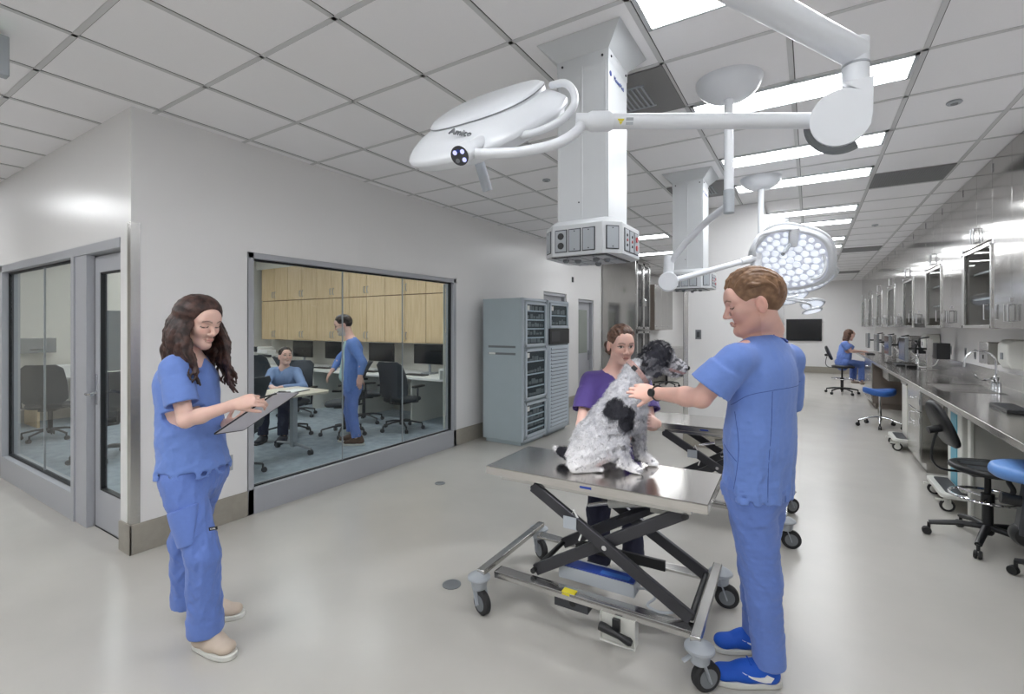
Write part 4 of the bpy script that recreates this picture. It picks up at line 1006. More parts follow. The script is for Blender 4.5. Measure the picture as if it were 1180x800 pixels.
r = thing('desk_hutch', 'raised pale shelf box at the right end of the long office desk', 'shelf', (-4.62, 5.35, .735)); MB().box(0, .6, 0, .6, .14, .165).box(0, .02, 0, .6, 0, .14).box(.58, .6, 0, .6, 0, .14).build('box', M['paper'], r, bevel=.002)
def desk_monitor(x, y, label, w_=.54, h_=.33, rz=0):
    t = thing('desk_monitor', label, 'monitor', (x, y, .737), rz, 'office desk monitors')
    MB().box(-w_ / 2, w_ / 2, -.02, .02, .16, .16 + h_).build('display', M['black'], t, bevel=.006)
    MB().box(-w_ / 2 + .012, w_ / 2 - .012, -.0215, -.02, .175, .145 + h_).build('screen', M['screen'], t)
    MB().box(-.02, .02, .02, .05, .02, .30).box(-.11, .11, -.07, .13, 0, .015).build('stand', M['ggrey'], t, bevel=.003)
    keyb = thing('keyboard', label.replace('monitor', 'keyboard below the monitor'), 'keyboard', (x, y - .28, .737), PI / 2); MB().box(-.07, .07, -.2, .2, 0, .02).build('base', M['black'], keyb, bevel=.003)
desk_monitor(-8.75, 5.95, 'black office monitor, behind the head of the seated man', .62)
desk_monitor(-7.72, 5.95, 'black office monitor, left of the standing older man', .60)
desk_monitor(-6.47, 5.95, 'black office monitor, right of the standing older man', .62)
desk_monitor(-5.36, 5.95, 'black office monitor, rightmost on the long desk', .62)
t = thing('printer', 'white desktop printer with dark lid behind the seated man', 'printer', (-9.65, 5.85, .737)); MB().box(-.32, .26, -.22, .22, 0, .22).build('body', M['paper'], t, bevel=.015); MB().box(-.26, .22, -.24, -.05, .22, .30).box(-.33, -.10, -.24, .1, .30, .35).build('lid', M['paper'], t, bevel=.01)
MB().box(-.36, -.16, -.27, -.22, .25, .36).box(-.1, .3, -.26, -.2, .15, .20).build('control_panel', M['dgrey'], t, bevel=.005)
def office_chair(loc, rz, label, arms=True, group='office task chairs'):
    t = thing('office_chair', label, 'chair', loc, rz, group)   # faces +x
    star_base(t, 'dgrey', .30, a0=.2, r0=.02, r1=.014, wm='dgrey')
    MB().cyl((0, 0, .13), (0, 0, .40), .026).build('column', M['dgrey'], t); MB().box(-.13, .13, -.09, .09, .385, .425).build('mechanism', M['black'], t, bevel=.006)
    out = [(.235 * math.copysign(abs(math.cos(a)) ** .6, math.cos(a)) + .02, .24 * math.copysign(abs(math.sin(a)) ** .6, math.sin(a))) for a in [2 * PI * i / 48 for i in range(48)]]
    cushion(out, .42, .485, dish=lambda x, y: -.4 * max(0, x - .05) ** 2).build('seat', M['fabric'], t, ang=60)
    n = 10; vs = []; fs = []
    for side in (0, 1):
        for i in range(n + 1):
            z = .50 + .52 * i / n; w_ = .235 - .03 * (i / n) ** 2 - (.06 if i == n else 0) - (.05 if i == 0 else 0); x = -.24 - .05 * math.sin(i / n * PI * .9) * -1 - .14 * (i / n) ** 1.6
            for j in range(n + 1):
                u = -1 + 2 * j / n; vs.append((x - (.03 if side else 0) + .05 * u * u, u * w_, z))
    K = (n + 1) ** 2
    for i in range(n):
        for j in range(n):
            a = i * (n + 1) + j; fs.append((a, a + 1, a + n + 2, a + n + 1)); fs.append((K + a, K + a + n + 1, K + a + n + 2, K + a + 1))
    for i in range(n):
        for (a, b_) in ((i, i + 1), (n * (n + 1) + i + 1, n * (n + 1) + i)): fs.append((a, K + a, K + b_, b_))
        for (a, b_) in (((i + 1) * (n + 1), i * (n + 1)), (i * (n + 1) + n, (i + 1) * (n + 1) + n)): fs.append((a, K + a, K + b_, b_))
    MB().add(vs, fs).build('backrest', M['fabric'], t, ang=60)
    MB().tube([(-.10, 0, .40), (-.27, 0, .43), (-.27, 0, .60)], .016, 10).build('back_support', M['dgrey'], t)
    if arms:
        for s in (-1, 1):
            MB().tube([(-.02, s * .20, .42), (-.02, s * .29, .43), (-.03, s * .30, .64)], .014, 10).build('arm_post', M['dgrey'], t)
            MB().box(-.14, .12, s * .30 - .035, s * .30 + .035, .64, .67).build('armrest', M['black'], t, bevel=.01)
    return t
oc = office_chair((-5.10, 5.08, 0), math.radians(100), 'grey office chair with arms, rightmost behind the big window')
dup(oc, (-6.0, 5.15, 0), math.radians(60), 'grey office chair at the desk just behind the standing older man')
dup(oc, (-5.55, 4.42, 0), math.radians(225), 'grey office chair between the table and the standing older man')
dup(oc, (-6.20, 4.02, 0), math.radians(-58), 'office chair carrying the seated man in the blue shirt')
dup(oc, (-6.45, 2.75, 0), math.radians(15), 'grey office chair behind the far left corner of the meeting table')
dup(oc, (-7.35, 4.9, 0), math.radians(70), 'grey office chair at the long desk behind the seated man')
dup(oc, (-8.4, 5.0, 0), math.radians(110), 'grey office chair at the long desk below the printer')
dup(oc, (-4.95, 2.55, 0), math.radians(200), 'grey office chair at the near end of the meeting table, seen behind the clipboard')
dup(oc, (-8.75, 2.15, 0), math.radians(150), 'dark office chair seen through the left window')
dup(oc, (-6.9, 2.15, 0), math.radians(190), 'dark office chair seen through the glass door')
r = thing('meeting_table', 'pale topped meeting table with grey post legs in the office', 'table', (-5.33, 3.0, 0))
b = MB(); b.prism([(-.36, -.80), (.38, -.80), (.38, .70), (.30, .78), (-.36, .78)], .028, (0, 0, .712)); b.build('table_top', M['ply'], r, bevel=.004)
for y in (-.52, .50):
    MB().box(-.035, .035, y - .03, y + .03, .06, .71).box(-.25, .25, y - .03, y + .03, .69, .712).build('leg', M['ggrey'], r, bevel=.004)
    MB().tube([(-.33, y, .075), (0, y, .10), (.33, y, .075)], [.018, .026, .018], 12, flat=.7).build('foot', M['ggrey'], r)
    for s in (-1, 1): MB().lathe([(.01, -.02), (.032, -.02), (.032, .02), (.01, .02)], 16, (s * .33, y, .033), (0, 1, 0)).build('caster', M['dgrey'], r)
t = thing('open_binder', 'open white papers on the meeting table near its right corner', 'papers', (-5.25, 3.45, .742), .3); MB().box(-.11, .11, -.15, .15, 0, .006).build('cover', M['dgrey'], t); MB().box(-.10, .10, -.14, .14, .006, .014).build('sheets', M['paper'], t)
t = thing('laptop', 'dark laptop on the near left end of the meeting table', 'laptop', (-5.35, 2.45, .742), .1); MB().box(-.12, .12, -.17, .17, 0, .016).build('base', M['dgrey'], t, bevel=.003)
MB().bar((-.12, 0, .01), (-.20, 0, .22), .34, .01).build('lid', M['black'], t, bevel=.003)
# west end seen through the left window and door
r = thing('side_desk', 'white corner desk with stepped shelf seen through the left window', 'desk', (-10.05, 3.6, 0)); MB().box(-.33, .35, -1.35, 1.35, .71, .74).build('desk_top', M['paper'], r, bevel=.003)
MB().box(-.33, .3, -1.35, -1.32, 0, .71).box(-.33, .3, 1.3, 1.33, 0, .71).build('panel_leg', M['wood'], r); MB().box(-.33, .05, -1.35, -.6, .74, .90).build('stepped_shelf', M['paper'], r, bevel=.003)
t = thing('towel_dispenser', 'grey steel dispenser on the wall seen through the left window', 'dispenser', (WEST + .12, 2.35, 1.10)); MB().box(-.12, .10, -.25, .25, 0, .24).build('housing', M['steel'], t, bevel=.006); MB().box(.1, .104, -.06, .12, .05, .065).build('slot', M['dgrey'], t)
t = thing('wall_phone', 'white wall phone below a dark panel seen through the left window', 'phone', (WEST + .03, 3.12, 1.25)); MB().box(-.03, .05, -.07, .07, 0, .28).build('body', M['offw'], t, bevel=.008); MB().box(.05, .075, -.03, .0, .04, .25).build('handset', M['ggrey'], t, bevel=.006)
t = thing('wall_panel', 'small dark panel above the wall phone', 'panel', (WEST + .02, 3.2, 1.62)); MB().box(-.02, .02, -.08, .08, 0, .55).build('board', M['mgrey'], t, bevel=.003)
t = thing('tall_grey_cabinet', 'tall dark grey cabinet seen through the glass door', 'cabinet', (-9.9, 5.5, 0)); 
MB().box(-.5, .5, -.45, .45, .05, 1.78).build('body', M['mgrey'], t, bevel=.006); MB().box(-.45, .45, -.4, .4, 0, .05).build('plinth', M['dgrey'], t)
bpy.data.objects.remove(t.children[0]); bpy.data.objects.remove(t.children[0]); bpy.data.objects.remove(t)
t = thing('grey_divider', 'dark grey divider board seen through the glass door', 'divider', (WEST + .06, 3.62, .74)); MB().box(-.04, .03, -.32, .38, .005, 1.06).build('board', M['mgrey'], t, bevel=.006)
# ================================================================ organic shapes: distance fields turned into meshes
def npv(p): return np.array([p[0], p[1], p[2]], dtype=np.float32)
class Sdf:
    def __init__(s, h=.006): s.h = h; s.pr = []; s.disp = None; s.post = []
    def _add(s, lo, hi, fn, op, k): s.pr.append((np.array(lo), np.array(hi), fn, op, k))
    def cone(s, a, b, ra, rb, k=.02, flat=None, cap='round', op=1):
        a = npv(a); b = npv(b); ab = b - a; L = float(np.linalg.norm(ab)) + 1e-9; t_ = ab / L
        if flat is not None:
            fd = npv(flat[0]); fd = fd / np.linalg.norm(fd); fr = flat[1]
        R = max(ra, rb) * (1 if flat is None else max(1, flat[1]))
        def fn(P):
            q = P - a; t = q @ t_
            h = np.clip(t / L, 0, 1) if cap == 'round' else t / L
            q = q - h[..., None] * ab; r = ra + (rb - ra) * np.clip(h, 0, 1)
            if flat is not None:
                c = q @ fd; q = q + fd * (c * (1 / fr - 1))[..., None]
            d = np.sqrt((q * q).sum(-1)) - r
            if flat is not None: d = d * min(1, fr)
            if cap != 'round': d = np.maximum(d, np.abs(t - L / 2) - L / 2)
            return d
        m = R + k + .012; s._add(np.minimum(a, b) - m, np.maximum(a, b) + m, fn, op, k); return s
    def chain(s, pts, rs, k=.01, flat=None, op=1):
        if not isinstance(rs, (list, tuple)): rs = [rs] * len(pts)
        for i in range(len(pts) - 1): s.cone(pts[i], pts[i + 1], rs[i], rs[i + 1], k, flat, op=op)
        return s
    def ell(s, c, r, A=None, k=.02, op=1):
        c = npv(c); r = np.array(r, dtype=np.float32); A = np.eye(3, dtype=np.float32) if A is None else np.array(A, dtype=np.float32)
        def fn(P):
            q = (P - c) @ A.T
            k0 = np.sqrt(((q / r) ** 2).sum(-1)); k1 = np.sqrt(((q / (r * r)) ** 2).sum(-1)) + 1e-9
            return k0 * (k0 - 1) / k1
        m = float(r.max()) + k + .012; s._add(c - m, c + m, fn, op, k); return s
    def half(s, c, n, rad, k=.004):
        '''cut away everything on the n side of c, within rad of c'''
        c = npv(c); n = npv(n); n = n / np.linalg.norm(n)
        def fn(P):
            q = P - c; return np.maximum(-(q @ n), np.sqrt((q * q).sum(-1)) - rad)
        s._add(c - rad - .01, c + rad + .01, fn, -1, k); return s
    def mesh(s):
        h = s.h; lo = np.min([p[0] for p in s.pr if p[3] > 0], axis=0); hi = np.max([p[1] for p in s.pr if p[3] > 0], axis=0)
        n = np.ceil((hi - lo) / h).astype(int) + 2
        V = np.full(n, .2, dtype=np.float32)
        for a, b, fn, op, k in s.pr:
            i0 = np.clip(((a - lo) / h).astype(int), 0, n - 1); i1 = np.clip(((b - lo) / h).astype(int) + 2, 0, n)
            if (i1 <= i0).any(): continue
            g = [lo[j] + h * np.arange(i0[j], i1[j]) for j in range(3)]
            P = np.stack(np.meshgrid(*g, indexing='ij'), -1).astype(np.float32)
            d = fn(P); sl = tuple(slice(i0[j], i1[j]) for j in range(3)); v = V[sl]
            if op > 0:
                t = np.clip(.5 + .5 * (v - d) / k, 0, 1); V[sl] = np.where(v > .19, np.minimum(v, d), v * (1 - t) + d * t - k * t * (1 - t))
            else:
                d = -d; t = np.clip(.5 - .5 * (v - d) / k, 0, 1); V[sl] = v * (1 - t) + d * t + k * t * (1 - t)
        if s.disp is not None:
            idx = np.nonzero(np.abs(V) < .03); P = np.stack([lo[j] + h * idx[j] for j in range(3)], -1); V[idx] += s.disp(P).astype(np.float32)
        V[0] = V[-1] = .2; V[:, 0] = V[:, -1] = .2; V[:, :, 0] = V[:, :, -1] = .2
        return nets(V, lo, h)
def nets(V, lo, h):
    S_ = V < 0; n = np.array(V.shape); cnt = np.zeros(n - 1, dtype=np.int8)
    offs = [(i, j, k) for i in (0, 1) for j in (0, 1) for k in (0, 1)]
    for o in offs: cnt += S_[o[0]:n[0] - 1 + o[0], o[1]:n[1] - 1 + o[1], o[2]:n[2] - 1 + o[2]]
    act = np.nonzero((cnt > 0) & (cnt < 8)); m = len(act[0]); idx = np.full(n - 1, -1, dtype=np.int32); idx[act] = np.arange(m)
    cv = {o: V[act[0] + o[0], act[1] + o[1], act[2] + o[2]] for o in offs}; acc = np.zeros((m, 3)); c = np.zeros(m)
    for o in offs:
        for ax in range(3):
            if o[ax] == 0:
                o2 = list(o); o2[ax] = 1; o2 = tuple(o2); a, b = cv[o], cv[o2]; w = (a < 0) != (b < 0)
                t = np.where(w, a / np.where(w, a - b, 1), 0)
                for j in range(3): acc[:, j] += np.where(w, o[j] + (t if j == ax else 0), 0)
                c += w
    P = (np.stack(act, -1) + acc / c[:, None]) * h + lo
    F = []
    for ax in range(3):
        a = [slice(None)] * 3; b = [slice(None)] * 3; a[ax] = slice(0, -1); b[ax] = slice(1, None)
        sa, sb = S_[tuple(a)], S_[tuple(b)]; e = np.nonzero(sa != sb); o1, o2 = [j for j in range(3) if j != ax]
        ok = (e[o1] > 0) & (e[o2] > 0) & (e[o1] < n[o1] - 1) & (e[o2] < n[o2] - 1); e = [x[ok] for x in e]
        def cell(d1, d2):
            q = [x.copy() for x in e]; q[o1] = q[o1] - d1; q[o2] = q[o2] - d2; return idx[tuple(q)]
        q = np.stack([cell(1, 1), cell(0, 1), cell(0, 0), cell(1, 0)], -1); fl = sa[tuple(e)]
        if ax == 1: fl = ~fl
        q[~fl] = q[~fl][:, ::-1]; F.append(q)
    return P, np.concatenate(F)
def np_object(name, P, F, mat_, parent, col=None, smooth=1, shade=True):
    P = np.array(P, dtype=np.float64)
    for _ in range(smooth):     # gentle relaxation to hide the voxel steps
        acc = np.zeros_like(P); c = np.zeros(len(P))
        for i in range(F.shape[1]):
            j = (i + 1) % F.shape[1]
            np.add.at(acc, F[:, i], P[F[:, j]]); np.add.at(c, F[:, i], 1); np.add.at(acc, F[:, j], P[F[:, i]]); np.add.at(c, F[:, j], 1)
        P = P * .45 + .55 * acc / np.maximum(c, 1)[:, None]
    l = parent.matrix_world.translation if False else (parent.location if parent.parent is None else parent.parent.location)
    me = bpy.data.meshes.new(name); n, m = len(P), len(F); k = F.shape[1]
    me.vertices.add(n); me.vertices.foreach_set('co', (P - np.array(l)).astype(np.float32).ravel())
    me.loops.add(m * k); me.loops.foreach_set('vertex_index', F.astype(np.int32).ravel())
    me.polygons.add(m); me.polygons.foreach_set('loop_start', np.arange(0, m * k, k, dtype=np.int32))
    if shade: me.polygons.foreach_set('use_smooth', np.ones(m, dtype=bool))
    me.update(calc_edges=True)
    if col is not None:
        a = me.color_attributes.new('Col', 'FLOAT_COLOR', 'POINT'); c = np.ones((n, 4), dtype=np.float32); c[:, :3] = col(P); a.data.foreach_set('color', c.ravel())
    me.materials.append(mat_); me.validate()
    o = bpy.data.objects.new(name, me); COL.objects.link(o); o.parent = parent; return o
def folds(seed, amp, lam=.10, stretch=(1, 1, 1), n=7, ridge=True):
    r = np.random.RandomState(seed); K = r.normal(size=(n, 3)); K /= np.linalg.norm(K, axis=1)[:, None]; K *= (2 * PI / (lam * r.uniform(.7, 1.6, n)))[:, None]; K = K * np.array(stretch)
    ph = r.uniform(0, 6.28, n); W = r.normal(size=(3, 3)) * 9
    def f(P):
        Q = P + .018 * np.sin(P @ W); v = 0
        for i in range(n):
            s_ = np.sin(Q @ K[i] + ph[i]); v = v + ((1 - np.abs(s_)) ** 2 - .33 if ridge else s_)
        return -amp * v / math.sqrt(n)
    return f
def near(P, a, b):
    a = npv(a); b = npv(b); ab = b - a; t = np.clip(((P - a) @ ab) / (ab @ ab), 0, 1); q = P - a - t[..., None] * ab; return np.sqrt((q * q).sum(-1))
def lerp(a, b, t): return Vector(a) * (1 - t) + Vector(b) * t

# ---------------------------------------------------------------- people
class Frame:
    '''head frame: f forward, l left, u up'''
    def __init__(s, c, f, up=(0, 0, 1), sc=1.0):
        s.c = Vector(c); s.f = Vector(f).normalized(); up = Vector(up); s.l = up.cross(s.f).normalized(); s.u = s.f.cross(s.l); s.s = sc
    def __call__(s, x, y, z): return s.c + (s.f * x + s.l * y + s.u * z) * s.s
    def A(s): return [tuple(s.f), tuple(s.l), tuple(s.u)]
    def loc(s, P): q = (P - npv(s.c)) / s.s; return np.stack([q @ npv(s.f), q @ npv(s.l), q @ npv(s.u)], -1)
def head_sdf(S_, F, female=False, beard=False, ears=True):
    s = F.s; A = F.A(); e = lambda c, r, k=.015, op=1: S_.ell(F(*c), [x * s for x in r], A, k * s, op)
    c = lambda a, b, ra, rb, k=.012, op=1, fl=None: S_.cone(F(*a), F(*b), ra * s, rb * s, k * s, fl, op=op)
    e((-.008, 0, .035), (.096, .075, .084), .02)
    e((.022, 0, -.022), (.066, .060 if not female else .053, .082), .03); jy = .046 if not female else .038
    c((.0, jy, -.058), (.064, .013, -.094), .019, .016, .03); c((.0, -jy, -.058), (.064, -.013, -.094), .019, .016, .03)
    e((.070, 0, -.094), (.021, .022, .017) if not female else (.018, .018, .015), .022)
    for y in (-1, 1):
        e((.060, y * (.036 if not female else .033), -.020), (.026, .024, .026), .022)
        c((.086, y * .010, .028), (.068, y * .046, .026), .0085, .007, .014)
    e((.080, 0, .045), (.020, .045, .035), .03)
    c((.090, 0, .018), (.108, 0, -.022), .0070, .0095, .010); e((.108, 0, -.029), (.0125, .0115, .0095), .008)
    for y in (-1, 1):
        e((.098, y * .0125, -.033), (.0095, .0075, .0070), .006)
        e((.090, y * .031, .006), (.012, .016, .0115), .012, -1)
        e((.0745, y * .031, .006), (.0135, .0155, .0125), .004)
        c((.0855, y * .020, .0125), (.0810, y * .044, .0105), .0030, .0026, .004)
    c((.0935, -.014, -.056), (.0935, .014, -.056), .0058, .0058, .006); c((.0905, -.013, -.0655), (.0905, .013, -.0655), .0066, .0066, .006)
    c((.1000, -.016, -.0605), (.1000, .016, -.0605), .0014, .0014, .003, -1)
    if ears:
        for y in (-1, 1):
            e((-.012, y * .078, -.006), (.021, .011, .034), .005); e((-.006, y * .090, -.002), (.011, .007, .020), .004, -1)
def face_color(F, skin, lip, brow, beard=None, eyes='open', hairline=None):
    skin = np.array(skin[:3]); lip = np.array(lip[:3]); brow = np.array(brow[:3]); dark = np.array(srgb(38, 26, 24)[:3])
    def col(P):
        q = F.loc(P); x, y, z = q[:, 0], q[:, 1], q[:, 2]; ay = np.abs(y); c = np.tile(skin, (len(P), 1)); fr = x > .03
        n = np.sin(P[:, 0] * 61 + 3 * np.sin(P[:, 2] * 47)) * np.sin(P[:, 1] * 53 + 1) * .03; c = c * (1 + n[:, None])
        def mixc(w, k): nonlocal c; w = np.clip(w, 0, 1)[:, None]; c = c * (1 - w) + np.array(k) * w
        mixc((1 - np.sqrt(((ay - .036) / .022) ** 2 + ((z + .022) / .018) ** 2)) * fr * .35, skin * np.array([1.02, .72, .70]))
        mixc((1 - np.sqrt((y / .014) ** 2 + ((z + .028) / .012) ** 2)) * (x > .098) * .35, skin * np.array([1.0, .70, .68]))
        mixc(((ay > .072) & (x < .03)) * .25, skin * np.array([1.05, .75, .72]))
        if beard is not None:
            b = np.array(beard[0][:3]); wz = np.clip((-.03 - z + .35 * np.maximum(0, ay - .02)) / .015, 0, 1) * (x > .0) * (z > -.13)
            mixc(wz * beard[1] * (np.sqrt((y / .02) ** 2 + ((z + .061) / .010) ** 2) > 1), b)
        mixc(np.clip((1.0 - np.sqrt((y / .020) ** 2 + ((z + .061) / .0090) ** 2)) * 2.6, 0, 1) * (x > .075) * .62, lip)
        mixc(((np.abs(z + .0608) < .0012) & (ay < .018) & (x > .07)) * .6, lip * .5)
        yy = (ay - .012) / .036; bz = .0265 + .006 * np.sin(np.clip(yy, 0, 1) * PI)
        mixc(((yy > 0) & (yy < 1)) * np.clip(1.4 - np.abs(z - bz) / .0032, 0, 1) * fr * .85, brow)
        ex, ez = (ay - .031), (z - (.0065 if eyes == 'open' else .003))
        if eyes == 'open':
            lid = (np.abs(ex) < .0165) & (ez > -.0062 * (1 - (ex / .017) ** 2)) & (ez < .0065 * (1 - (ex / .017) ** 2)) & fr
            mixc(lid * 1., srgb(214, 206, 202)[:3]); mixc((np.sqrt(ex ** 2 + ez ** 2) < .0062) & lid, srgb(60, 48, 42)[:3])
            mixc((np.abs(ex) < .018) & (np.abs(ez - .0072 * (1 - (ex / .018) ** 2)) < .0020) & fr, dark)
        else:
            mixc((np.abs(ex) < .017) & (np.abs(ez + .0050 * (1 - (ex / .017) ** 2)) < .0022) & fr, dark)
        return np.clip(c, 0, 1)
    return col
def hand_sdf(S_, w, d, n, side, curl=(.5, .5, .5, .5), sc=1.0, thumb=(.5, .3), spread=.0):
    '''w wrist, d direction to knuckles, n back-of-hand normal, side (+1/-1) where the thumb leaves'''
    w = Vector(w); d = Vector(d).normalized(); n = Vector(n); n = (n - d * n.dot(d)).normalized(); t = d.cross(n) * side; k = sc
    S_.cone(w - d * .02 * k, w + d * .02 * k, .025 * k, .026 * k, .014, (n, .72))
    S_.ell(w + d * .052 * k, (.050 * k, .038 * k, .0145 * k), [tuple(d), tuple(t), tuple(n)], .016 * k)
    L = [(.044, .026, .021), (.049, .030, .022), (.045, .028, .021), (.035, .021, .019)]; off = (.028, .0095, -.0095, -.027); ks = (.090, .096, .090, .080); rr = (.0086, .0088, .0084, .0074)
    for i in range(4):
        b = w + d * ks[i] * k + t * off[i] * k + n * .001; a = 0; p = b; dd = (d + t * spread * (off[i] / .028)).normalized(); S_.cone(w + d * .045 * k + t * off[i] * .8 * k, b, .0115 * k, rr[i] * 1.15 * k, .012 * k)
        for j in range(3):
            a += curl[i] * (1.0, 1.15, .7)[j]; q = dd * math.cos(a) - n * math.sin(a); p2 = p + q * L[i][j] * k
            S_.cone(p, p2, rr[i] * (1, .93, .86)[j] * k, rr[i] * (.93, .86, .74)[j] * k, .0022 * k); p = p2
    b = w + d * .022 * k + t * .024 * k - n * .004; a1 = thumb[0]; q = (d * math.cos(a1) + t * math.sin(a1) - n * thumb[1]).normalized(); m = b + q * .042 * k
    S_.cone(b, m, .0135 * k, .0105 * k, .012 * k); q2 = (q + d * .35 - n * .25).normalized(); m2 = m + q2 * .030 * k; S_.cone(m, m2, .0102 * k, .0092 * k, .003 * k); S_.cone(m2, m2 + (q2 + d * .2 - n * .15).normalized() * .024 * k, .0092 * k, .0072 * k, .003 * k)
def person(root, J, sk, vox=.0045, female=False, fcol=None, sz=1.0):
    '''one continuous body surface. J: joints'''
    B = Sdf(vox); H = J['head']; head_sdf(B, H, female)
    nb = J['neck']; nr = (.056 if not female else .047) * sz
    B.cone(H(-.022, 0, -.055), nb, nr, nr * 1.06, .03); 
    T = J['tf']; Tl = Vector((0, 0, 1)).cross(Vector(T)).normalized(); Tf = Vector(T).normalized()
    sL, sR = Vector(J['shL']), Vector(J['shR']); ch = (sL + sR) / 2 - Vector((0, 0, .13 * sz)); pe = Vector(J['pelvis'])
    for s_ in (sL, sR): B.cone(lerp(nb, (sL + sR) / 2, .4), lerp(s_, nb, .1), .045 * sz, .050 * sz, .03)
    B.cone(ch + Vector((0, 0, .06)), lerp(ch, pe, .6), .145 * sz, .13 * sz, .04, (Tf, .66)); B.cone(lerp(ch, pe, .6), pe, .13 * sz, .145 * sz, .04, (Tf, .7))
    for a in ('L', 'R'):
        sh, el, wr = Vector(J['sh' + a]), Vector(J['el' + a]), Vector(J['wr' + a]); q = (.86 if female else 1) * sz
        B.cone(sh, el, .052 * q, .040 * q, .016); fm = lerp(el, wr, .3); B.cone(el, fm, .040 * q, .0405 * q, .012); B.cone(fm, wr, .0405 * q, .0265 * q, .02)
        if J.get('hand' + a): hand_sdf(B, wr, **J['hand' + a])
        if J.get('an' + a):
            hp, kn, an = Vector(J['hp' + a]), Vector(J['kn' + a]), Vector(J['an' + a]); B.cone(hp, kn, .078 * q, .052 * q, .03); B.cone(kn, lerp(kn, an, .4), .052 * q, .052 * q, .02); B.cone(lerp(kn, an, .4), an, .052 * q, .035 * q, .02)
    P, F_ = B.mesh()
    return np_object('body', P, F_, sk, root, fcol, smooth=1)
def shoe(root, an, toe, name='shoe', up_m='shoe', sole_m='offw', L=.28, w=.048, swoosh=None, parent=None):
    an = Vector(an); toe = Vector(toe); d = Vector((toe.x - an.x, toe.y - an.y, 0)).normalized(); l = Vector((0, 0, 1)).cross(d)
    heel = Vector((toe.x, toe.y, 0)) - d * L
    S_ = Sdf(.0045); z = Vector((0, 0, 1))
    A = heel + d * .045; C = heel + d * (L - .05)
    S_.cone(A + z * .052, heel + d * L * .5 + z * .052, .040, .042, .03, (z, .95)); S_.cone(heel + d * L * .5 + z * .05, C + z * .042, .042, w * .92, .03, (z, .66))
    S_.cone(A + z * .05 + d * .01, A + z * .095 + d * .012, .037, .036, .02); S_.cone(A + d * .03 + z * .085, heel + d * L * .58 + z * .055, .032, .03, .02)
    S_.half(heel + d * .1 + z * .024, (0, 0, -1), .25)
    P, F_ = S_.mesh(); o = np_object(name, P, F_, M[up_m], root)
    pts = []
    for i in range(40):
        t = 2 * PI * i / 40; c, s_ = math.cos(t), math.sin(t); u = (L / 2 + .004) * math.copysign(abs(c) ** .8, c); wv = (.0365 + .0125 * (1 / (1 + math.exp(-u * 40)))) * math.copysign(abs(s_) ** .75, s_); pts.append((u, wv))
    l_ = root.location
    b = MB(); b.prism(pts, .026, heel + d * L / 2 + z * .001, d, l); b.v = [(p[0], p[1], p[2]) for p in b.v]; wo(b, root).build('sole', M[sole_m], root, bevel=.006, seg=3)
    return o, heel, d, l
from mathutils.bvhtree import BVHTree
def seam_on(obj, pts, direction, r, m, root, name='seam', lift=.0):
    me = obj.data; bv = BVHTree.FromPolygons([v.co for v in me.vertices], [tuple(p.vertices) for p in me.polygons]); out = []; d = Vector(direction).normalized()
    off = Vector(root.location)
    for p in smooth_path(pts, 6):
        hit = bv.ray_cast(Vector(p) - off - d * .5, d, 1.5)
        if hit[0] is not None: out.append(hit[0] - d * lift)
    if len(out) > 2: MB().tube(out, r, 6).build(name, m, obj)
def hair_locks(S_, F, curves, r=.008, k=.006):
    for pts in curves: S_.chain(pts, [r * x for x in np.concatenate([np.linspace(.6, 1, max(1, len(pts) // 3)), np.linspace(1, .45, len(pts) - max(1, len(pts) // 3))])], k)
def scalp(F, th, ph, off=0.0):
    c, s = math.cos, math.sin
    return F(-.008 + (.096 + off) * c(th) * c(ph), (.075 + off) * s(ph), .035 + (.084 + off) * s(th) * c(ph))
def swept_hair(root, F, m, rnd, vox=.0035, off=.012, th0=40, th1=200, vol=1.0, name='hair', locks=46, side_cut=True, r=.0085):
    S_ = Sdf(vox); A = F.A(); s = F.s
    S_.ell(F(-.016, 0, .040), [(.096 + .008 * vol) * s, (.077 + .004) * s, (.086 + .008 * vol) * s], A, .01)
    # remove the face side and below
    n1 = (F.f * 1.0 - F.u * .67).normalized(); S_.half(F(.067, 0, .05), n1, .3 * s, .008)
    S_.half(F(-.05, 0, -.055), (F.f * .35 - F.u).normalized(), .25 * s, .01)
    for y in (-1, 1): S_.ell(F(.012, y * .085, -.012), (.034 * s, .03 * s, .036 * s), A, .01, -1)
    cs = []
    for i in range(locks):
        ph = math.radians(-68 + 136 * (i + rnd.uniform(-.3, .3)) / locks); t0 = math.radians(th0 + rnd.uniform(-8, 12) + abs(math.degrees(ph)) * .35); t1 = math.radians(th1 + rnd.uniform(-50, 5) - abs(math.degrees(ph)) * .2)
        pts = []; w = rnd.uniform(-.06, .06); n = 11; lo_ = rnd.uniform(-.003, .0055)
        for j in range(n):
            u = j / (n - 1); th = t0 + (t1 - t0) * u; up = off * vol * (1.4 * math.sin(min(1, u * 2.2) * PI / 2) * (1 - .55 * u)) * (1.1 - abs(ph) / 2)
            pts.append(scalp(F, th, ph + w * math.sin(u * 5 + i) + .04 * math.sin(u * 9 + i * 2), up + lo_ + .002 * math.sin(u * 7 + i)))
        cs.append(pts)
    hair_locks(S_, F, cs, r * s, .005)
    P, F_ = S_.mesh(); return np_object(name, P, F_, m, root)
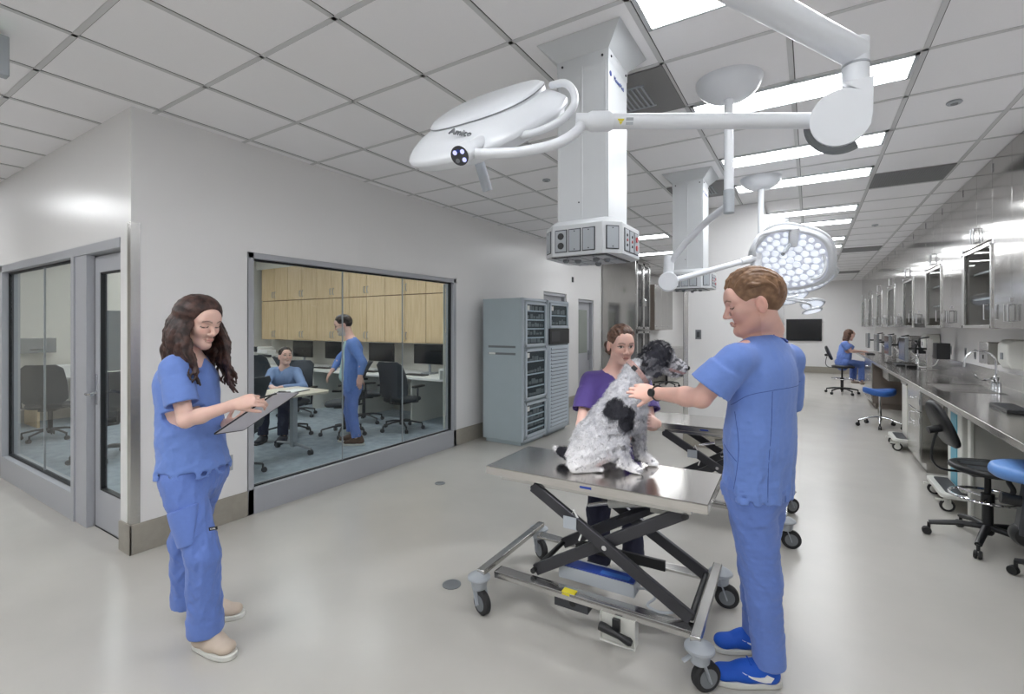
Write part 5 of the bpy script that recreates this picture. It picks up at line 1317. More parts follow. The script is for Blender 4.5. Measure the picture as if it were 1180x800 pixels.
# ---------------------------------------------------------------- clothes
M['scrub'] = mat('scrub_blue', srgb(106, 136, 206), 0.78, noise=.03, nscale=60, bump=.12, bscale=420, sheen=.15)
M['scrub2'] = mat('trouser_blue', srgb(100, 128, 200), 0.78, noise=.03, nscale=60, bump=.12, bscale=420, sheen=.15)
M['scrubd'] = mat('scrub_blue_rib', srgb(58, 80, 150), 0.8)
M['purple'] = mat('scrub_purple', srgb(74, 56, 124), 0.75, noise=.03, nscale=60, bump=.12, bscale=420, sheen=.15)
M['navyc'] = mat('navy_trousers', srgb(38, 40, 62), 0.8, noise=.05, nscale=40, bump=.1, bscale=300)
M['shirt'] = mat('shirt_check_blue', srgb(120, 142, 180), 0.8, noise=.06, nscale=90)
M['inner'] = mat('pale_green_shirt', srgb(176, 204, 206), 0.8)
M['jacket'] = mat('blue_jacket', srgb(98, 130, 196), 0.8, noise=.03, nscale=60, bump=.1, bscale=300)
M['shoeb'] = mat('shoe_blue_suede', srgb(20, 84, 190), 0.7, bump=.1, bscale=300)
M['shoeg'] = mat('shoe_beige', srgb(196, 180, 164), 0.7, bump=.1, bscale=200)
M['shoed'] = mat('shoe_dark', srgb(36, 38, 52), 0.6)
M['shoebr'] = mat('shoe_brown', srgb(84, 58, 44), 0.6)
M['lace'] = mat('lace_black', srgb(30, 26, 30), 0.7)
M['sk_a'] = attr_mat('skin', 0.48, sss=.12, bump=.04, bscale=260)
def hairmat(name, c1, c2):
    m = mat(name, c1, 0.42, spec=.35); nt = m.node_tree; N = nt.nodes; L = nt.links
    tc = N.new('ShaderNodeTexCoord'); n = N.new('ShaderNodeTexNoise'); n.inputs['Scale'].default_value = 30; n.inputs['Detail'].default_value = 5
    cr = N.new('ShaderNodeValToRGB'); cr.color_ramp.elements[0].position = .38; cr.color_ramp.elements[1].position = .64
    cr.color_ramp.elements[0].color = c1; cr.color_ramp.elements[1].color = c2
    L.new(tc.outputs['Object'], n.inputs['Vector']); L.new(n.outputs['Fac'], cr.inputs[0]); L.new(cr.outputs[0], N['Principled BSDF'].inputs['Base Color'])
    bp = N.new('ShaderNodeBump'); bp.inputs['Strength'].default_value = .5; bp.inputs['Distance'].default_value = .004; L.new(n.outputs['Fac'], bp.inputs['Height']); L.new(bp.outputs[0], N['Principled BSDF'].inputs['Normal'])
    return m
M['hair_blond'] = hairmat('hair_sandy', srgb(112, 84, 64), srgb(144, 112, 86))
M['hair_brown'] = hairmat('hair_brown', srgb(40, 28, 26), srgb(84, 60, 54))
M['hair_mid'] = hairmat('hair_mid_brown', srgb(70, 50, 42), srgb(116, 88, 74))
M['hair_dark'] = hairmat('hair_dark', srgb(36, 30, 30), srgb(78, 66, 62))
SK1 = srgb(222, 178, 164); SK2 = srgb(226, 188, 174); SK3 = srgb(224, 184, 170)

def top_garment(root, J, m, hem, sleeve=.6, w=.165, seed=1, vneck=True, vox=.0055, sz=1.0, name='scrub_top', amp=.0035, flat=.70, hemw=1.08, sr=(.072, .084), long=False, collar=None, mids=None):
    S_ = Sdf(vox); Tf = Vector(J['tf']).normalized(); sL, sR = Vector(J['shL']), Vector(J['shR']); mid = (sL + sR) / 2; nb = Vector(J['neck']); pe = Vector(J['pelvis'])
    z = Vector((0, 0, 1)); chest = mid - z * .09 * sz; waist = lerp(chest, Vector((pe.x, pe.y, hem)), .52); bot = lerp(chest, Vector((pe.x, pe.y, hem)), 1.0) - z * .03
    if mids: waist = Vector(mids)
    S_.cone(chest, waist, w * sz, w * .97 * sz, .05, (Tf, flat)); S_.cone(waist, bot, w * .97 * sz, w * hemw * sz, .04, (Tf, flat * 1.04))
    for sh in (sL, sR): S_.cone(lerp(nb, mid, .5), lerp(sh, mid, .06) - z * .006, .056 * sz, .062 * sz, .035)
    for a in ('L', 'R'):
        sh, el, wr = Vector(J['sh' + a]), Vector(J['el' + a]), Vector(J['wr' + a]); inn = lerp(sh, mid, .10)
        if not long:
            e = lerp(sh, el, sleeve); S_.cone(inn, lerp(sh, el, sleeve * .75), .066 * sz, sr[0] * 1.02 * sz, .03); S_.cone(lerp(sh, el, sleeve * .3), e, sr[0] * .93 * sz, sr[1] * sz, .012, cap='flat')
            S_.cone(lerp(sh, el, sleeve - .07), lerp(sh, el, sleeve + .15), (sr[1] - .015) * sz, (sr[1] - .013) * sz, .004, cap='flat', op=-1); S_.half(lerp(sh, el, sleeve), el - sh, .125, .003)
        else:
            S_.cone(inn, el, .068 * sz, .054 * sz, .03); S_.cone(el, lerp(el, wr, .93), .054 * sz, .038 * sz, .02, cap='round'); S_.half(lerp(el, wr, .93), wr - el, .06, .003)
    S_.half((bot.x, bot.y, hem), (0, 0, -1), .40, .004)
    S_.cone((bot.x, bot.y, hem - .02), (bot.x, bot.y, hem + .03), (w * hemw - .016) * sz, (w * hemw - .018) * sz, .004, (Tf, flat * 1.02), cap='flat', op=-1)
    up = ((Vector(J['head'](-.02, 0, -.06)) - nb).normalized() + z * 1.5).normalized()
    S_.cone(nb - up * .004, nb + up * .14, .060 * sz, .075 * sz, .008, op=-1)
    if vneck: S_.cone(nb + Tf * .085 + z * .02, nb + Tf * .135 - z * .12 * sz, .052 * sz, .004, .006, (Tf, 1.3), op=-1)
    f1 = folds(seed, amp * 2.2, .15, (1.1, 1.1, .6)); f2 = folds(seed + 5, amp * 1.0, .07)
    def dsp(P):
        q = (P - npv(pe)) @ npv(Tf); return (f1(P) + f2(P)) * np.clip(1.25 - 1.1 * (P[:, 2] - hem) / max(.1, mid.z - hem), .35, 1.2)
    S_.disp = dsp
    P, F_ = S_.mesh(); return np_object(name, P, F_, M[m], root)
def trousers(root, J, m, top, w=.165, ankle=.07, seed=2, vox=.0055, sz=1.0, name='trousers', cuff=False, r=(.098, .075, .068), amp=.004, flat=.78):
    S_ = Sdf(vox); Tf = Vector(J['tf']).normalized(); pe = Vector(J['pelvis']); z = Vector((0, 0, 1))
    S_.cone((pe.x, pe.y, top), pe - z * .03, w * .84 * sz, w * .96 * sz, .04, (Tf, flat)); 
    for a in ('L', 'R'):
        hp, kn, an = Vector(J['hp' + a]), Vector(J['kn' + a]), Vector(J['an' + a]); d = (an - kn).normalized(); e = an + d * (ankle - .07)
        S_.cone(hp + z * .0, kn, r[0] * sz, r[1] * sz, .025); S_.cone(kn, e, r[1] * sz, r[2] * sz, .02, cap='round'); S_.cone(lerp(kn, e, .8), e - d * .0, r[2] * sz, r[2] * 1.0 * sz, .01, cap='flat')
        S_.half(e, d, r[2] * 2, .004)
        if cuff: S_.cone(e - d * .045, e - d * .006, r[2] * .98 * sz, r[2] * .90 * sz, .012)
        S_.cone(e - d * .03, e + d * .04, (r[2] - .009) * sz, (r[2] - .009) * sz, .003, cap='flat', op=-1)
    f1 = folds(seed, amp * 1.9, .14, (1.15, 1.15, .6)); f2 = folds(seed + 9, amp * .9, .06)
    def dsp(P): return (f1(P) + f2(P)) * np.clip(1.15 - .6 * (P[:, 2] - .3), .5, 1.4) * np.clip((P[:, 2] - .09) / .14, .12, 1)
    S_.disp = dsp
    P, F_ = S_.mesh(); return np_object(name, P, F_, M[m], root)

# ================================================================ man in blue scrubs at the table end
J = {}
hd = dp(869, 351, 2.03); J['head'] = Frame(hd, cw(-.95, -.20, .30), (0.0, 0.0, 1), 1.09)
ctr = dp(878, 398, 2.05)
J['neck'] = dp(886, 380, 2.07); J['tf'] = cw(-.66, 0, .75)
J['shL'] = dp(845, 415, 1.93); J['shR'] = dp(910, 414, 2.17)
J['elL'] = dp(808, 459, 1.97); J['wrL'] = dp(754, 453, 2.22); J['elR'] = dp(898, 480, 2.32); J['wrR'] = dp(876, 530, 2.36)
J['handL'] = dict(d=(dp(722, 449, 2.34) - J['wrL']), n=cw(-.35, .25, -.9), side=-1, curl=(.35, .3, .3, .35), thumb=(.6, .3), sc=1.02)
J['handR'] = dict(d=cw(-.2, -1, .1), n=cw(.8, 0, .4), side=1, curl=(.4, .4, .5, .5))
J['pelvis'] = dp(872, 545, 2.06)
lt = J['tf'].normalized(); lf = Vector((-lt.y, lt.x, 0))
J['hpL'] = J['pelvis'] + lf * .085 - Vector((0, 0, .03)); J['hpR'] = J['pelvis'] - lf * .085 - Vector((0, 0, .03))
J['knL'] = dp(878, 668, 2.02); J['anL'] = dp(886, 757, 2.02); J['knR'] = dp(872, 655, 2.17); J['anR'] = dp(873, 728, 2.24)
J['toL'] = (-.36, 2.19, .03); J['toR'] = (-.385, 2.405, .03)
r = thing('person', 'man in blue scrubs at the table end, back turned, reaching to the dog', 'person', (J['pelvis'].x, J['pelvis'].y, 0))
fc = face_color(J['head'], SK1, srgb(176, 110, 104), srgb(120, 84, 60), beard=(srgb(176, 116, 92), .25), eyes='down')
def arm_col(base, extra=None):
    def f(P): c = base(P); return extra(P, c) if extra else c
    return f
person(r, J, M['sk_a'], .0042, False, fc)
tp = top_garment(r, J, 'scrub', .80, .74, .190, 3, vneck=False, amp=.0028, flat=.66, hemw=1.04, sr=(.078, .092))
trousers(r, J, 'scrub2', .86, .178, .10, 12, cuff=True, r=(.104, .078, .062), amp=.0035)
swept_hair(r, J['head'], M['hair_blond'], random.Random(3), off=.015, th0=24, th1=205, vol=1.35, locks=50, r=.0068)
# collar band, seams
nb = J['neck']; upn = ((J['head'](-.02, 0, -.06) - nb).normalized() + Vector((0, 0, 1.5))).normalized(); s1, s2 = basis(upn)
me = tp.data; bv = BVHTree.FromPolygons([x.co for x in me.vertices], [tuple(p.vertices) for p in me.polygons]); ring = []
for i in range(36):
    t = 2 * PI * i / 36; rd = s1 * math.cos(t) + s2 * math.sin(t)
    for k in range(8):
        hit = bv.ray_cast(nb + upn * .12 + rd * (.060 + .004 * k) - r.location, -upn, .25)
        if hit[0] is not None and hit[1].dot(upn) > .15: ring.append(hit[0] + rd * .003); break
if len(ring) > 20: MB().tube(ring, .0055, 8, closed=True, flat=.7).build('collar', M['scrubd'], r)
vdir = cw(.45, 0, 1).normalized()
seam_on(tp, [dp(u, v, 1.0) if False else dp(u, v, 2.1) for u, v in ((842, 462), (860, 449), (885, 443), (908, 441), (924, 441))], vdir, .0013, M['scrubd'], r)
seam_on(tp, [dp(u, v, 2.1) for u, v in ((885, 444), (884, 480), (881, 520), (880, 568))], vdir, .0013, M['scrubd'], r)
seam_on(tp, [dp(u, v, 2.1) for u, v in ((846, 468), (850, 500), (848, 530), (842, 566))], vdir, .0013, M['scrubd'], r)
seam_on(tp, [dp(u, v, 2.1) for u, v in ((829, 502), (838, 511), (848, 520))], vdir, .0016, M['scrubd'], r)
# watch
w0 = lerp(J['wrL'], J['elL'], .06); wd_ = (J['elL'] - J['wrL']).normalized(); s1, s2 = basis(wd_)
t_ = MB(); t_.tube([w0 + s1 * math.cos(t) * .0315 + s2 * math.sin(t) * .0315 for t in [2 * PI * i / 28 for i in range(28)]], .0085, 8, closed=True, flat=.35)
c_ = (Vector((0, 0, CAM_H)) - w0); c_ = (c_ - wd_ * c_.dot(wd_)).normalized(); t_.tube([w0 + c_ * .030, w0 + c_ * .041], [.020, .018], 18)
wo(t_, r).build('watch', M['black'], r)
for an, to, nm in (('anL', 'toL', 1), ('anR', 'toR', 2)):
    o, heel, d, l = shoe(r, J[an], J[to], 'shoe', 'shoeb', 'offw', .285, .05)
    b = MB()
    for i in range(4): q = heel + d * (.13 + i * .022) + Vector((0, 0, .098 - i * .011)); b.tube([q - l * .026, q + Vector((0, 0, .004)), q + l * .026], .0035, 6)
    wo(b, r).build('laces', M['shoeb'], o)
    # white swoosh on the outer side facing the camera
    sgn = 1 if l.dot(Vector((0, -1, 0))) > 0 else -1
    pts = [(.055, .030), (.075, .040), (.10, .042), (.13, .048), (.19, .078), (.14, .062), (.11, .060), (.09, .066), (.075, .072), (.062, .060)]
    me = o.data; bv = BVHTree.FromPolygons([v.co for v in me.vertices], [tuple(p.vertices) for p in me.polygons]); vs = []
    poly = [(.045, .060), (.058, .040), (.078, .036), (.105, .044), (.135, .056), (.17, .072), (.13, .062), (.10, .058), (.082, .060), (.072, .070)]
    ok = True
    for a_, h_ in poly:
        p = heel + d * a_ + Vector((0, 0, h_)) + l * sgn * .2; hit = bv.ray_cast(p - r.location, -l * sgn)
        if hit[0] is None: ok = False; break
        vs.append(hit[0] + l * sgn * .003)
    if ok:
        bm_ = MB(); c0 = sum(vs, Vector()) / len(vs); bm_.add(vs + [v - l * sgn * .004 for v in vs], [(0, 1, 9), (1, 2, 8, 9), (2, 3, 7, 8), (3, 4, 6, 7), (4, 5, 6)] + [(i, (i + 1) % 10, 10 + (i + 1) % 10, 10 + i) for i in range(10)])
        bm_.build('shoe_mark', M['paper'], o)

# ================================================================ woman with the clipboard
J = {}
J['head'] = Frame(dp(229, 372, 2.30), cw(.92, -.27, -.34), (0, 0, 1), 1.0)
J['neck'] = dp(216, 408, 2.31); J['tf'] = cw(.96, 0, -.28)
J['shR'] = dp(202, 425, 2.18); J['shL'] = dp(228, 421, 2.44)
J['elR'] = dp(214, 485, 2.13); J['wrR'] = dp(271, 466, 2.13); J['elL'] = dp(236, 486, 2.50); J['wrL'] = dp(264, 489, 2.33)
J['handR'] = dict(d=(dp(304, 458, 2.14) - J['wrR']), n=cw(.1, .55, -.8), side=1, curl=(.75, .8, .85, .9), thumb=(.35, .5), sc=.90)
J['handL'] = dict(d=(dp(296, 480, 2.24) - J['wrL']), n=cw(.1, -.75, -.6), side=-1, curl=(.55, .6, .65, .7), thumb=(.5, .4), sc=.9)
J['pelvis'] = dp(225, 540, 2.30); lt = cw(.97, 0, -.2).normalized(); lf = Vector((-lt.y, lt.x, 0))
J['hpR'] = J['pelvis'] - lf * .078 - Vector((0, 0, .03)); J['hpL'] = J['pelvis'] + lf * .078 - Vector((0, 0, .03))
J['knR'] = dp(234, 640, 2.20); J['anR'] = dp(237, 728, 2.24); J['knL'] = dp(214, 622, 2.42); J['anL'] = dp(217, 695, 2.47)
J['toR'] = (-2.235, 1.17, .03); J['toL'] = (-2.52, 1.37, .03)
r = thing('person', 'woman with long dark wavy hair in blue scrubs, reading a clipboard by the window', 'person', (J['pelvis'].x, J['pelvis'].y, 0))
fc = face_color(J['head'], SK2, srgb(178, 96, 96), srgb(58, 42, 38), eyes='down')
person(r, J, M['sk_a'], .0042, True, fc, sz=.93)
chest = dp(224, 455, 2.27)
tp = top_garment(r, J, 'scrub', .815, .70, .152, 23, vneck=True, amp=.0032, flat=.80, hemw=1.15, sr=(.064, .072), sz=.98)
tr = trousers(r, J, 'scrub2', .88, .150, .065, 31, r=(.093, .076, .078), amp=.0036, sz=.97)
# cargo pocket
q0 = lerp(J['hpR'], J['knR'], .42)
S_ = Sdf(.0045); S_.cone(lerp(J['hpR'], J['knR'], .34) + cw(0, 0, -.004), lerp(J['hpR'], J['knR'], .80) + cw(0, 0, -.004), .089, .080, .004, cap='flat'); S_.half(q0 + cw(.060, 0, -.02), cw(.9, 0, .15), .25); S_.half(q0 + cw(-.048, 0, -.02), cw(-.9, 0, .15), .25); S_.half(q0 + cw(0, 0, -.03), cw(0, 0, 1), .3)
P, F_ = S_.mesh(); pk = np_object('cargo_pocket', P, F_, M['scrub2'], r)
b = MB(); q = dp(241, 610, 2.098); b.bar(q, q + cw(.036, .006, 0), .004, .014); wo(b, r).build('brand_tag', M['lace'], r)
text('tag_mark', 'KORE', .009, M['paper'], r, q + cw(.018, .003, -.0026) - r.location, cw(1, .16, 0), cw(-.16, 1, 0), ext=.0004)
for an, to in (('anR', 'toR'), ('anL', 'toL')):
    o, heel, d, l = shoe(r, J[an], J[to], 'shoe', 'shoeg', 'offw', .255, .046)
    b = MB()
    for i in range(4): q = heel + d * (.12 + i * .02) + Vector((0, 0, .097 - i * .011)); b.tube([q - l * .024, q + Vector((0, 0, .005)), q + l * .024], .004, 6)
    wo(b, r).build('laces', M['lace'], o)
# long wavy hair
H = J['head']; rnd = random.Random(11); S_ = Sdf(.004); A = H.A()
S_.ell(H(-.018, 0, .038), (.100, .082, .091), A, .012); S_.ell(H(-.055, 0, -.03), (.062, .080, .085), A, .02)
S_.half(H(.060, 0, .05), (H.f - H.u * .75).normalized(), .3, .008)
cs = []
NL = 110
for side in (-1, 1):
    for y0 in (0,): S_.chain([H(-.035, side * .055, .02), H(-.045, side * .066, -.07), H(-.055, side * .072, -.15), H(-.065, side * .070, -.21)], [.040, .038, .038, .022], .02)
S_.chain([H(-.075, 0, .0), H(-.085, 0, -.09), H(-.10, 0, -.18)], [.060, .060, .040], .02)
for i in range(NL):
    side = 1 if i % 2 else -1; v = (i // 2) / (NL / 2 - 1); xf = .074 - .165 * v; pts = []; n = 7
    for j in range(n):
        a = math.radians(3 + 97 * j / (n - 1)); x = xf - (xf + .004) * .50 * (j / (n - 1)) ** 1.5 if xf > 0 else xf; k = math.sqrt(max(.03, 1 - ((xf + .008) / .100) ** 2)); of = .010 + .006 * j / (n - 1) + rnd.uniform(0, .003)
        pts.append(H(x, side * (.075 * max(k, .55 * j / (n - 1)) + of) * math.sin(a), .035 + (.084 * k + of) * math.cos(a)))
    p = pts[-1].copy(); Lh = rnd.uniform(.24, .36) * (1 - .12 * v); ns = 13; ph0 = rnd.uniform(0, 6.28); out = H.l * side; fwd = H.f.copy(); fwd.z = 0; fwd.normalize()
    drift = fwd * (.085 * (1 - v) ** 1.5 - .05 * v) + out * (.035 - .05 * (v > .8)); spr = rnd.uniform(-.02, .03)
    for j in range(1, ns + 1):
        u = j / ns; q = p + drift * (u ** 1.3) + out * (math.sin(min(1, u * 1.5) * PI) * (.022 + spr * .5) + .010 * math.sin(u * 14 + ph0) * (.3 + u)) + fwd * (.010 * math.sin(u * 12 + ph0 * 1.7) * (.3 + u)) - Vector((0, 0, 1)) * (Lh * u)
        pts.append(q)
    cs.append(pts)
hair_locks(S_, H, cs, .0105, .004)
P, F_ = S_.mesh(); np_object('hair', P, F_, M['hair_brown'], r)
# clipboard (held by her: a thing of its own)
a0 = dp(247, 499, 2.16); a1 = dp(317, 452, 2.18); ux = (a1 - a0).normalized(); wdir = cw(.42, .18, .75); wdir = (wdir - ux * wdir.dot(ux)).normalized(); nn = ux.cross(wdir).normalized()
if nn.z < 0: nn = -nn
t = thing('clipboard', 'dark edged grey clipboard in the hands of the long haired woman', 'clipboard', (a0 + a1) / 2 + wdir * .1)
def slab(mb, u0, u1, w0_, w1_, n0, n1):
    vs = [a0 + ux * u + wdir * w_ + nn * n_ for n_ in (n0, n1) for u, w_ in ((u0, w0_), (u1, w0_), (u1, w1_), (u0, w1_))]
    return mb.add(vs, [(0, 3, 2, 1), (4, 5, 6, 7), (0, 1, 5, 4), (1, 2, 6, 5), (2, 3, 7, 6), (3, 0, 4, 7)])
Lc = (a1 - a0).length
M['lilac'] = mat('clipboard_back', srgb(206, 204, 214), .4)
wo(slab(MB(), 0, Lc, 0, .225, -.006, -.003), t).build('board', M['lilac'], t, bevel=.001)
wo(slab(slab(slab(MB(), 0, Lc, -.003, .001, -.0075, -.001), 0, Lc, .224, .228, -.0075, -.001), -.004, 0, 0, .225, -.0075, -.001), t).build('rim', M['black'], t)
wo(slab(MB(), .006, Lc - .02, .005, .22, -.003, .002), t).build('papers', M['paper'], t)
wo(slab(slab(MB(), Lc - .045, Lc - .005, .06, .165, .002, .008), Lc - .03, Lc - .015, .08, .145, .008, .018), t).build('clip', M['black'], t, bevel=.002)
t = thing('pen', 'black pen between the fingers of the long haired woman', 'pen', dp(306, 457, 2.13)); MB().tube([cw(-.02, -.006, -.01), cw(.045, .012, .01)], .0042, 10).build('barrel', M['black'], t); MB().tube([cw(.02, .009, -.002), cw(.045, .017, .008)], .0015, 6).build('pen_clip', M['chrome'], t)

# ================================================================ woman in purple scrubs behind the dog
J = {}
J['head'] = Frame(dp(716, 398, 2.95), cw(.10, -.16, -.98), (-.02, 0, 1), 1.0)
J['neck'] = dp(706, 428, 2.98); J['tf'] = cw(.30, 0, -.95)
J['shR'] = dp(679, 440, 2.97); J['shL'] = dp(740, 440, 3.02)
J['elR'] = dp(670, 490, 2.86); J['wrR'] = dp(702, 505, 2.72); J['elL'] = dp(750, 490, 2.88); J['wrL'] = dp(757, 488, 2.68)
J['handR'] = dict(d=cw(.8, 0, -.1), n=cw(0, .3, .9), side=1, curl=(.4, .4, .4, .4), sc=.88)
J['handL'] = dict(d=(dp(742, 484, 2.57) - J['wrL']), n=cw(.45, .3, -.85), side=1, curl=(.55, .5, .5, .5), thumb=(.7, .3), sc=.88)
J['pelvis'] = dp(708, 528, 3.03); lt = J['tf'].normalized(); lf = Vector((-lt.y, lt.x, 0))
J['hpR'] = J['pelvis'] - lf * .085 - Vector((0, 0, .02)); J['hpL'] = J['pelvis'] + lf * .085 - Vector((0, 0, .02))
J['knR'] = dp(690, 588, 2.98); J['anR'] = dp(690, 645, 2.97); J['knL'] = dp(728, 590, 3.0); J['anL'] = dp(730, 642, 3.02)
J['toR'] = (-1.165, 2.66, .03); J['toL'] = (-.93, 2.84, .03)
r = thing('person', 'woman in purple scrubs with tied back hair standing behind the dog', 'person', (J['pelvis'].x, J['pelvis'].y, 0))
fc = face_color(J['head'], SK3, srgb(176, 92, 90), srgb(84, 60, 52), eyes='open')
person(r, J, M['sk_a'], .0042, True, fc, sz=.95)
top_garment(r, J, 'purple', .70, .68, .168, 43, vneck=True, amp=.0035, flat=.72, hemw=1.08, sr=(.068, .078), sz=1.0)
trousers(r, J, 'navyc', .80, .155, .09, 51, r=(.094, .072, .066), amp=.0035)
swept_hair(r, J['head'], M['hair_mid'], random.Random(5), off=.005, th0=30, th1=195, vol=.75, locks=44, r=.0075)
H = J['head']; S_ = Sdf(.0045); S_.ell(H(-.09, -.03, -.035), (.034, .042, .036), H.A(), .01)
for k in range(10): a = k * .63; S_.chain([H(-.09 + .03 * math.cos(a), -.03 + .038 * math.sin(a), -.035 + .03 * math.sin(a * 2)), H(-.10 + .03 * math.cos(a + 1), -.03 + .038 * math.sin(a + 1), -.035 + .03 * math.sin(a * 2 + 1))], .012)
P, F_ = S_.mesh(); np_object('hair_bun', P, F_, M['hair_mid'], r)
for an, to in (('anR', 'toR'), ('anL', 'toL')): shoe(r, J[an], J[to], 'shoe', 'shoed', 'offw', .25, .045)

# ================================================================ people in the background
def simple_person(root, J, tm, pm, hm, female, fc, long, top_z, hem, sz=1.0, seated=False, shoem='shoed', w=.165, rr=(.09, .068, .06), vneck=True, hair=True, vox=.008):
    person(root, J, M['sk_a'], vox * .8, female, fc, sz=sz)
    top_garment(root, J, tm, hem, .6, w, 61, vneck=vneck, vox=vox, sz=sz, long=long, name='jacket' if tm == 'jacket' else 'shirt', amp=.004)
    trousers(root, J, pm, top_z, w * .93, .07, 71, vox=vox, r=rr)
    if hair: swept_hair(root, J['head'], M[hm], random.Random(9), vox=.006, off=.006, th0=32, th1=190, vol=.7, locks=26, r=.011)
    for a in 'LR': shoe(root, J['an' + a], J['to' + a], 'shoe', shoem, 'offw' if shoem != 'shoed' else 'black', .27, .046)
# older man standing in the office
J = {}; D = 6.15
J['head'] = Frame(dp(396, 375, D), cw(-.93, -.25, -.25), (0, 0, 1), 1.05); J['neck'] = dp(403, 389, D); J['tf'] = cw(-.90, 0, -.30)
J['shR'] = dp(409, 396, D + .17); J['shL'] = dp(406, 397, D - .17); J['elL'] = dp(418, 418, D - .25); J['wrL'] = dp(415, 434, D - .30); J['elR'] = dp(392, 413, D + .15); J['wrR'] = dp(383, 427, D + .05)
J['handL'] = dict(d=cw(-.1, -1, -.05), n=cw(.3, 0, -.9), side=-1, curl=(.4, .4, .5, .5)); J['handR'] = dict(d=cw(-.6, -.8, 0), n=cw(-.5, .6, -.5), side=1, curl=(.3, .3, .3, .3))
J['pelvis'] = dp(406, 446, D); lt = J['tf'].normalized(); lf = Vector((-lt.y, lt.x, 0)); J['hpL'] = J['pelvis'] + lf * .08 - Vector((0, 0, .02)); J['hpR'] = J['pelvis'] - lf * .08 - Vector((0, 0, .02))
J['knL'] = dp(406, 478, D - .06); J['anL'] = dp(411, 504, D - .06); J['knR'] = dp(402, 474, D + .12); J['anR'] = dp(405, 497, D + .12)
q = J['anL'] + cw(-.17, 0, -.02); J['toL'] = (q.x, q.y, .03); q = J['anR'] + cw(-.17, 0, -.02); J['toR'] = (q.x, q.y, .03)
r = thing('person', 'older grey bearded man in a blue jacket standing in the office', 'person', (J['pelvis'].x, J['pelvis'].y, .004))
simple_person(r, J, 'jacket', 'scrub2', 'hair_dark', False, face_color(J['head'], SK3, srgb(170, 110, 100), srgb(90, 80, 76), beard=(srgb(196, 192, 188), .9), eyes='down'), True, .86, .70, shoem='shoebr', w=.168)
S_ = Sdf(.006); Tf = J['tf'].normalized(); c = (J['shL'] + J['shR']) / 2; S_.cone(c + Tf * .075 + Vector((0, 0, .0)), c + Tf * .105 - Vector((0, 0, .42)), .05, .075, .02); P, F_ = S_.mesh(); np_object('inner_shirt', P, F_, M['inner'], r)
H = J['head']; b = MB()
for y in (-.031, .031): b.tube([H(.093, y + .019 * math.cos(t), .004 + .016 * math.sin(t)) for t in [2 * PI * i / 16 for i in range(16)]], .0016, 6, closed=True); b.tube([H(.093, y * 1.6, .006), H(0, y * 2.55, .004)], .0016, 6)
wo(b, r).build('glasses', M['dgrey'], r)
# seated man at the meeting table
J = {}; D = 6.55
J['head'] = Frame(dp(329, 411, D), cw(.62, .12, -.72), (0, 0, 1), 1.02); J['neck'] = dp(327, 424, D); J['tf'] = cw(-.05, 0, -1)
J['shR'] = dp(313, 429, D - .0); J['shL'] = dp(343, 429, D + .05); J['elR'] = dp(306, 443, D - .22); J['wrR'] = dp(313, 446, D - .42); J['elL'] = dp(350, 446, D - .20); J['wrL'] = dp(323, 447, D - .42)
J['handR'] = dict(d=cw(.6, -.1, -.5), n=(0, 0, 1), side=-1, curl=(.3, .3, .3, .3)); J['handL'] = dict(d=cw(-.8, -.1, -.4), n=(0, 0, 1), side=1, curl=(.3, .3, .3, .3))
pe = dp(333, 463, D + .12); pe.z = .58; J['pelvis'] = pe; fw = cw(0, 0, -1); fl = cw(1, 0, 0)
for a, s_ in (('L', 1), ('R', -1)):
    J['hp' + a] = pe + fl * .09 * s_ - Vector((0, 0, .02)); k_ = pe + fl * .13 * s_ + fw * .42; k_.z = .52; J['kn' + a] = k_; an = k_ + fw * .03; an.z = .10; J['an' + a] = an; to = an + fw * .18; J['to' + a] = (to.x, to.y, .03)
r = thing('person', 'smiling man in a light blue shirt seated at the office meeting table', 'person', (pe.x, pe.y, .004))
simple_person(r, J, 'shirt', 'navyc', 'hair_dark', False, face_color(J['head'], SK3, srgb(190, 120, 110), srgb(60, 48, 44), eyes='open'), True, .64, .56, w=.185, rr=(.095, .078, .065))
# seated woman at the far worktop
J = {}; D = 10.85
J['head'] = Frame(dp(979, 386, D), cw(.9, -.25, .1), (0, 0, 1), 1.05); J['neck'] = dp(974, 393, D); J['tf'] = cw(.95, -.0, .1)
J['shR'] = dp(973, 397, D - .16); J['shL'] = dp(976, 397, D + .18); J['elR'] = dp(981, 405, D - .2); J['wrR'] = dp(992, 405, D - .1); J['elL'] = dp(984, 405, D + .2); J['wrL'] = dp(993, 405, D + .1)
J['handR'] = dict(d=cw(1, 0, 0), n=(0, 0, 1), side=1, curl=(.3,) * 4); J['handL'] = dict(d=cw(1, 0, 0), n=(0, 0, 1), side=-1, curl=(.3,) * 4)
pe = dp(971, 418, D); J['pelvis'] = pe; fw = cw(1, 0, .1).normalized(); fl = Vector((-fw.y, fw.x, 0))
for a, s_ in (('L', 1), ('R', -1)):
    J['hp' + a] = pe + fl * .09 * s_; k_ = pe + fl * .12 * s_ + fw * .38; k_.z = pe.z - .04; J['kn' + a] = k_; an = k_ - fw * .02; an.z = pe.z - .42; J['an' + a] = an; to = an + fw * .16; J['to' + a] = (to.x, to.y, .03)
r = thing('person', 'woman in blue scrubs seated on a stool at the far worktop', 'person', (pe.x, pe.y, .25))
person(r, J, M['sk_a'], .008, True, face_color(J['head'], SK2, srgb(178, 110, 104), srgb(80, 60, 50), eyes='down'))
top_garment(r, J, 'scrub', .66, .6, .16, 61, vox=.009, amp=.004); trousers(r, J, 'scrub2', pe.z + .1, .165, .07, 71, vox=.009, r=(.10, .08, .07))
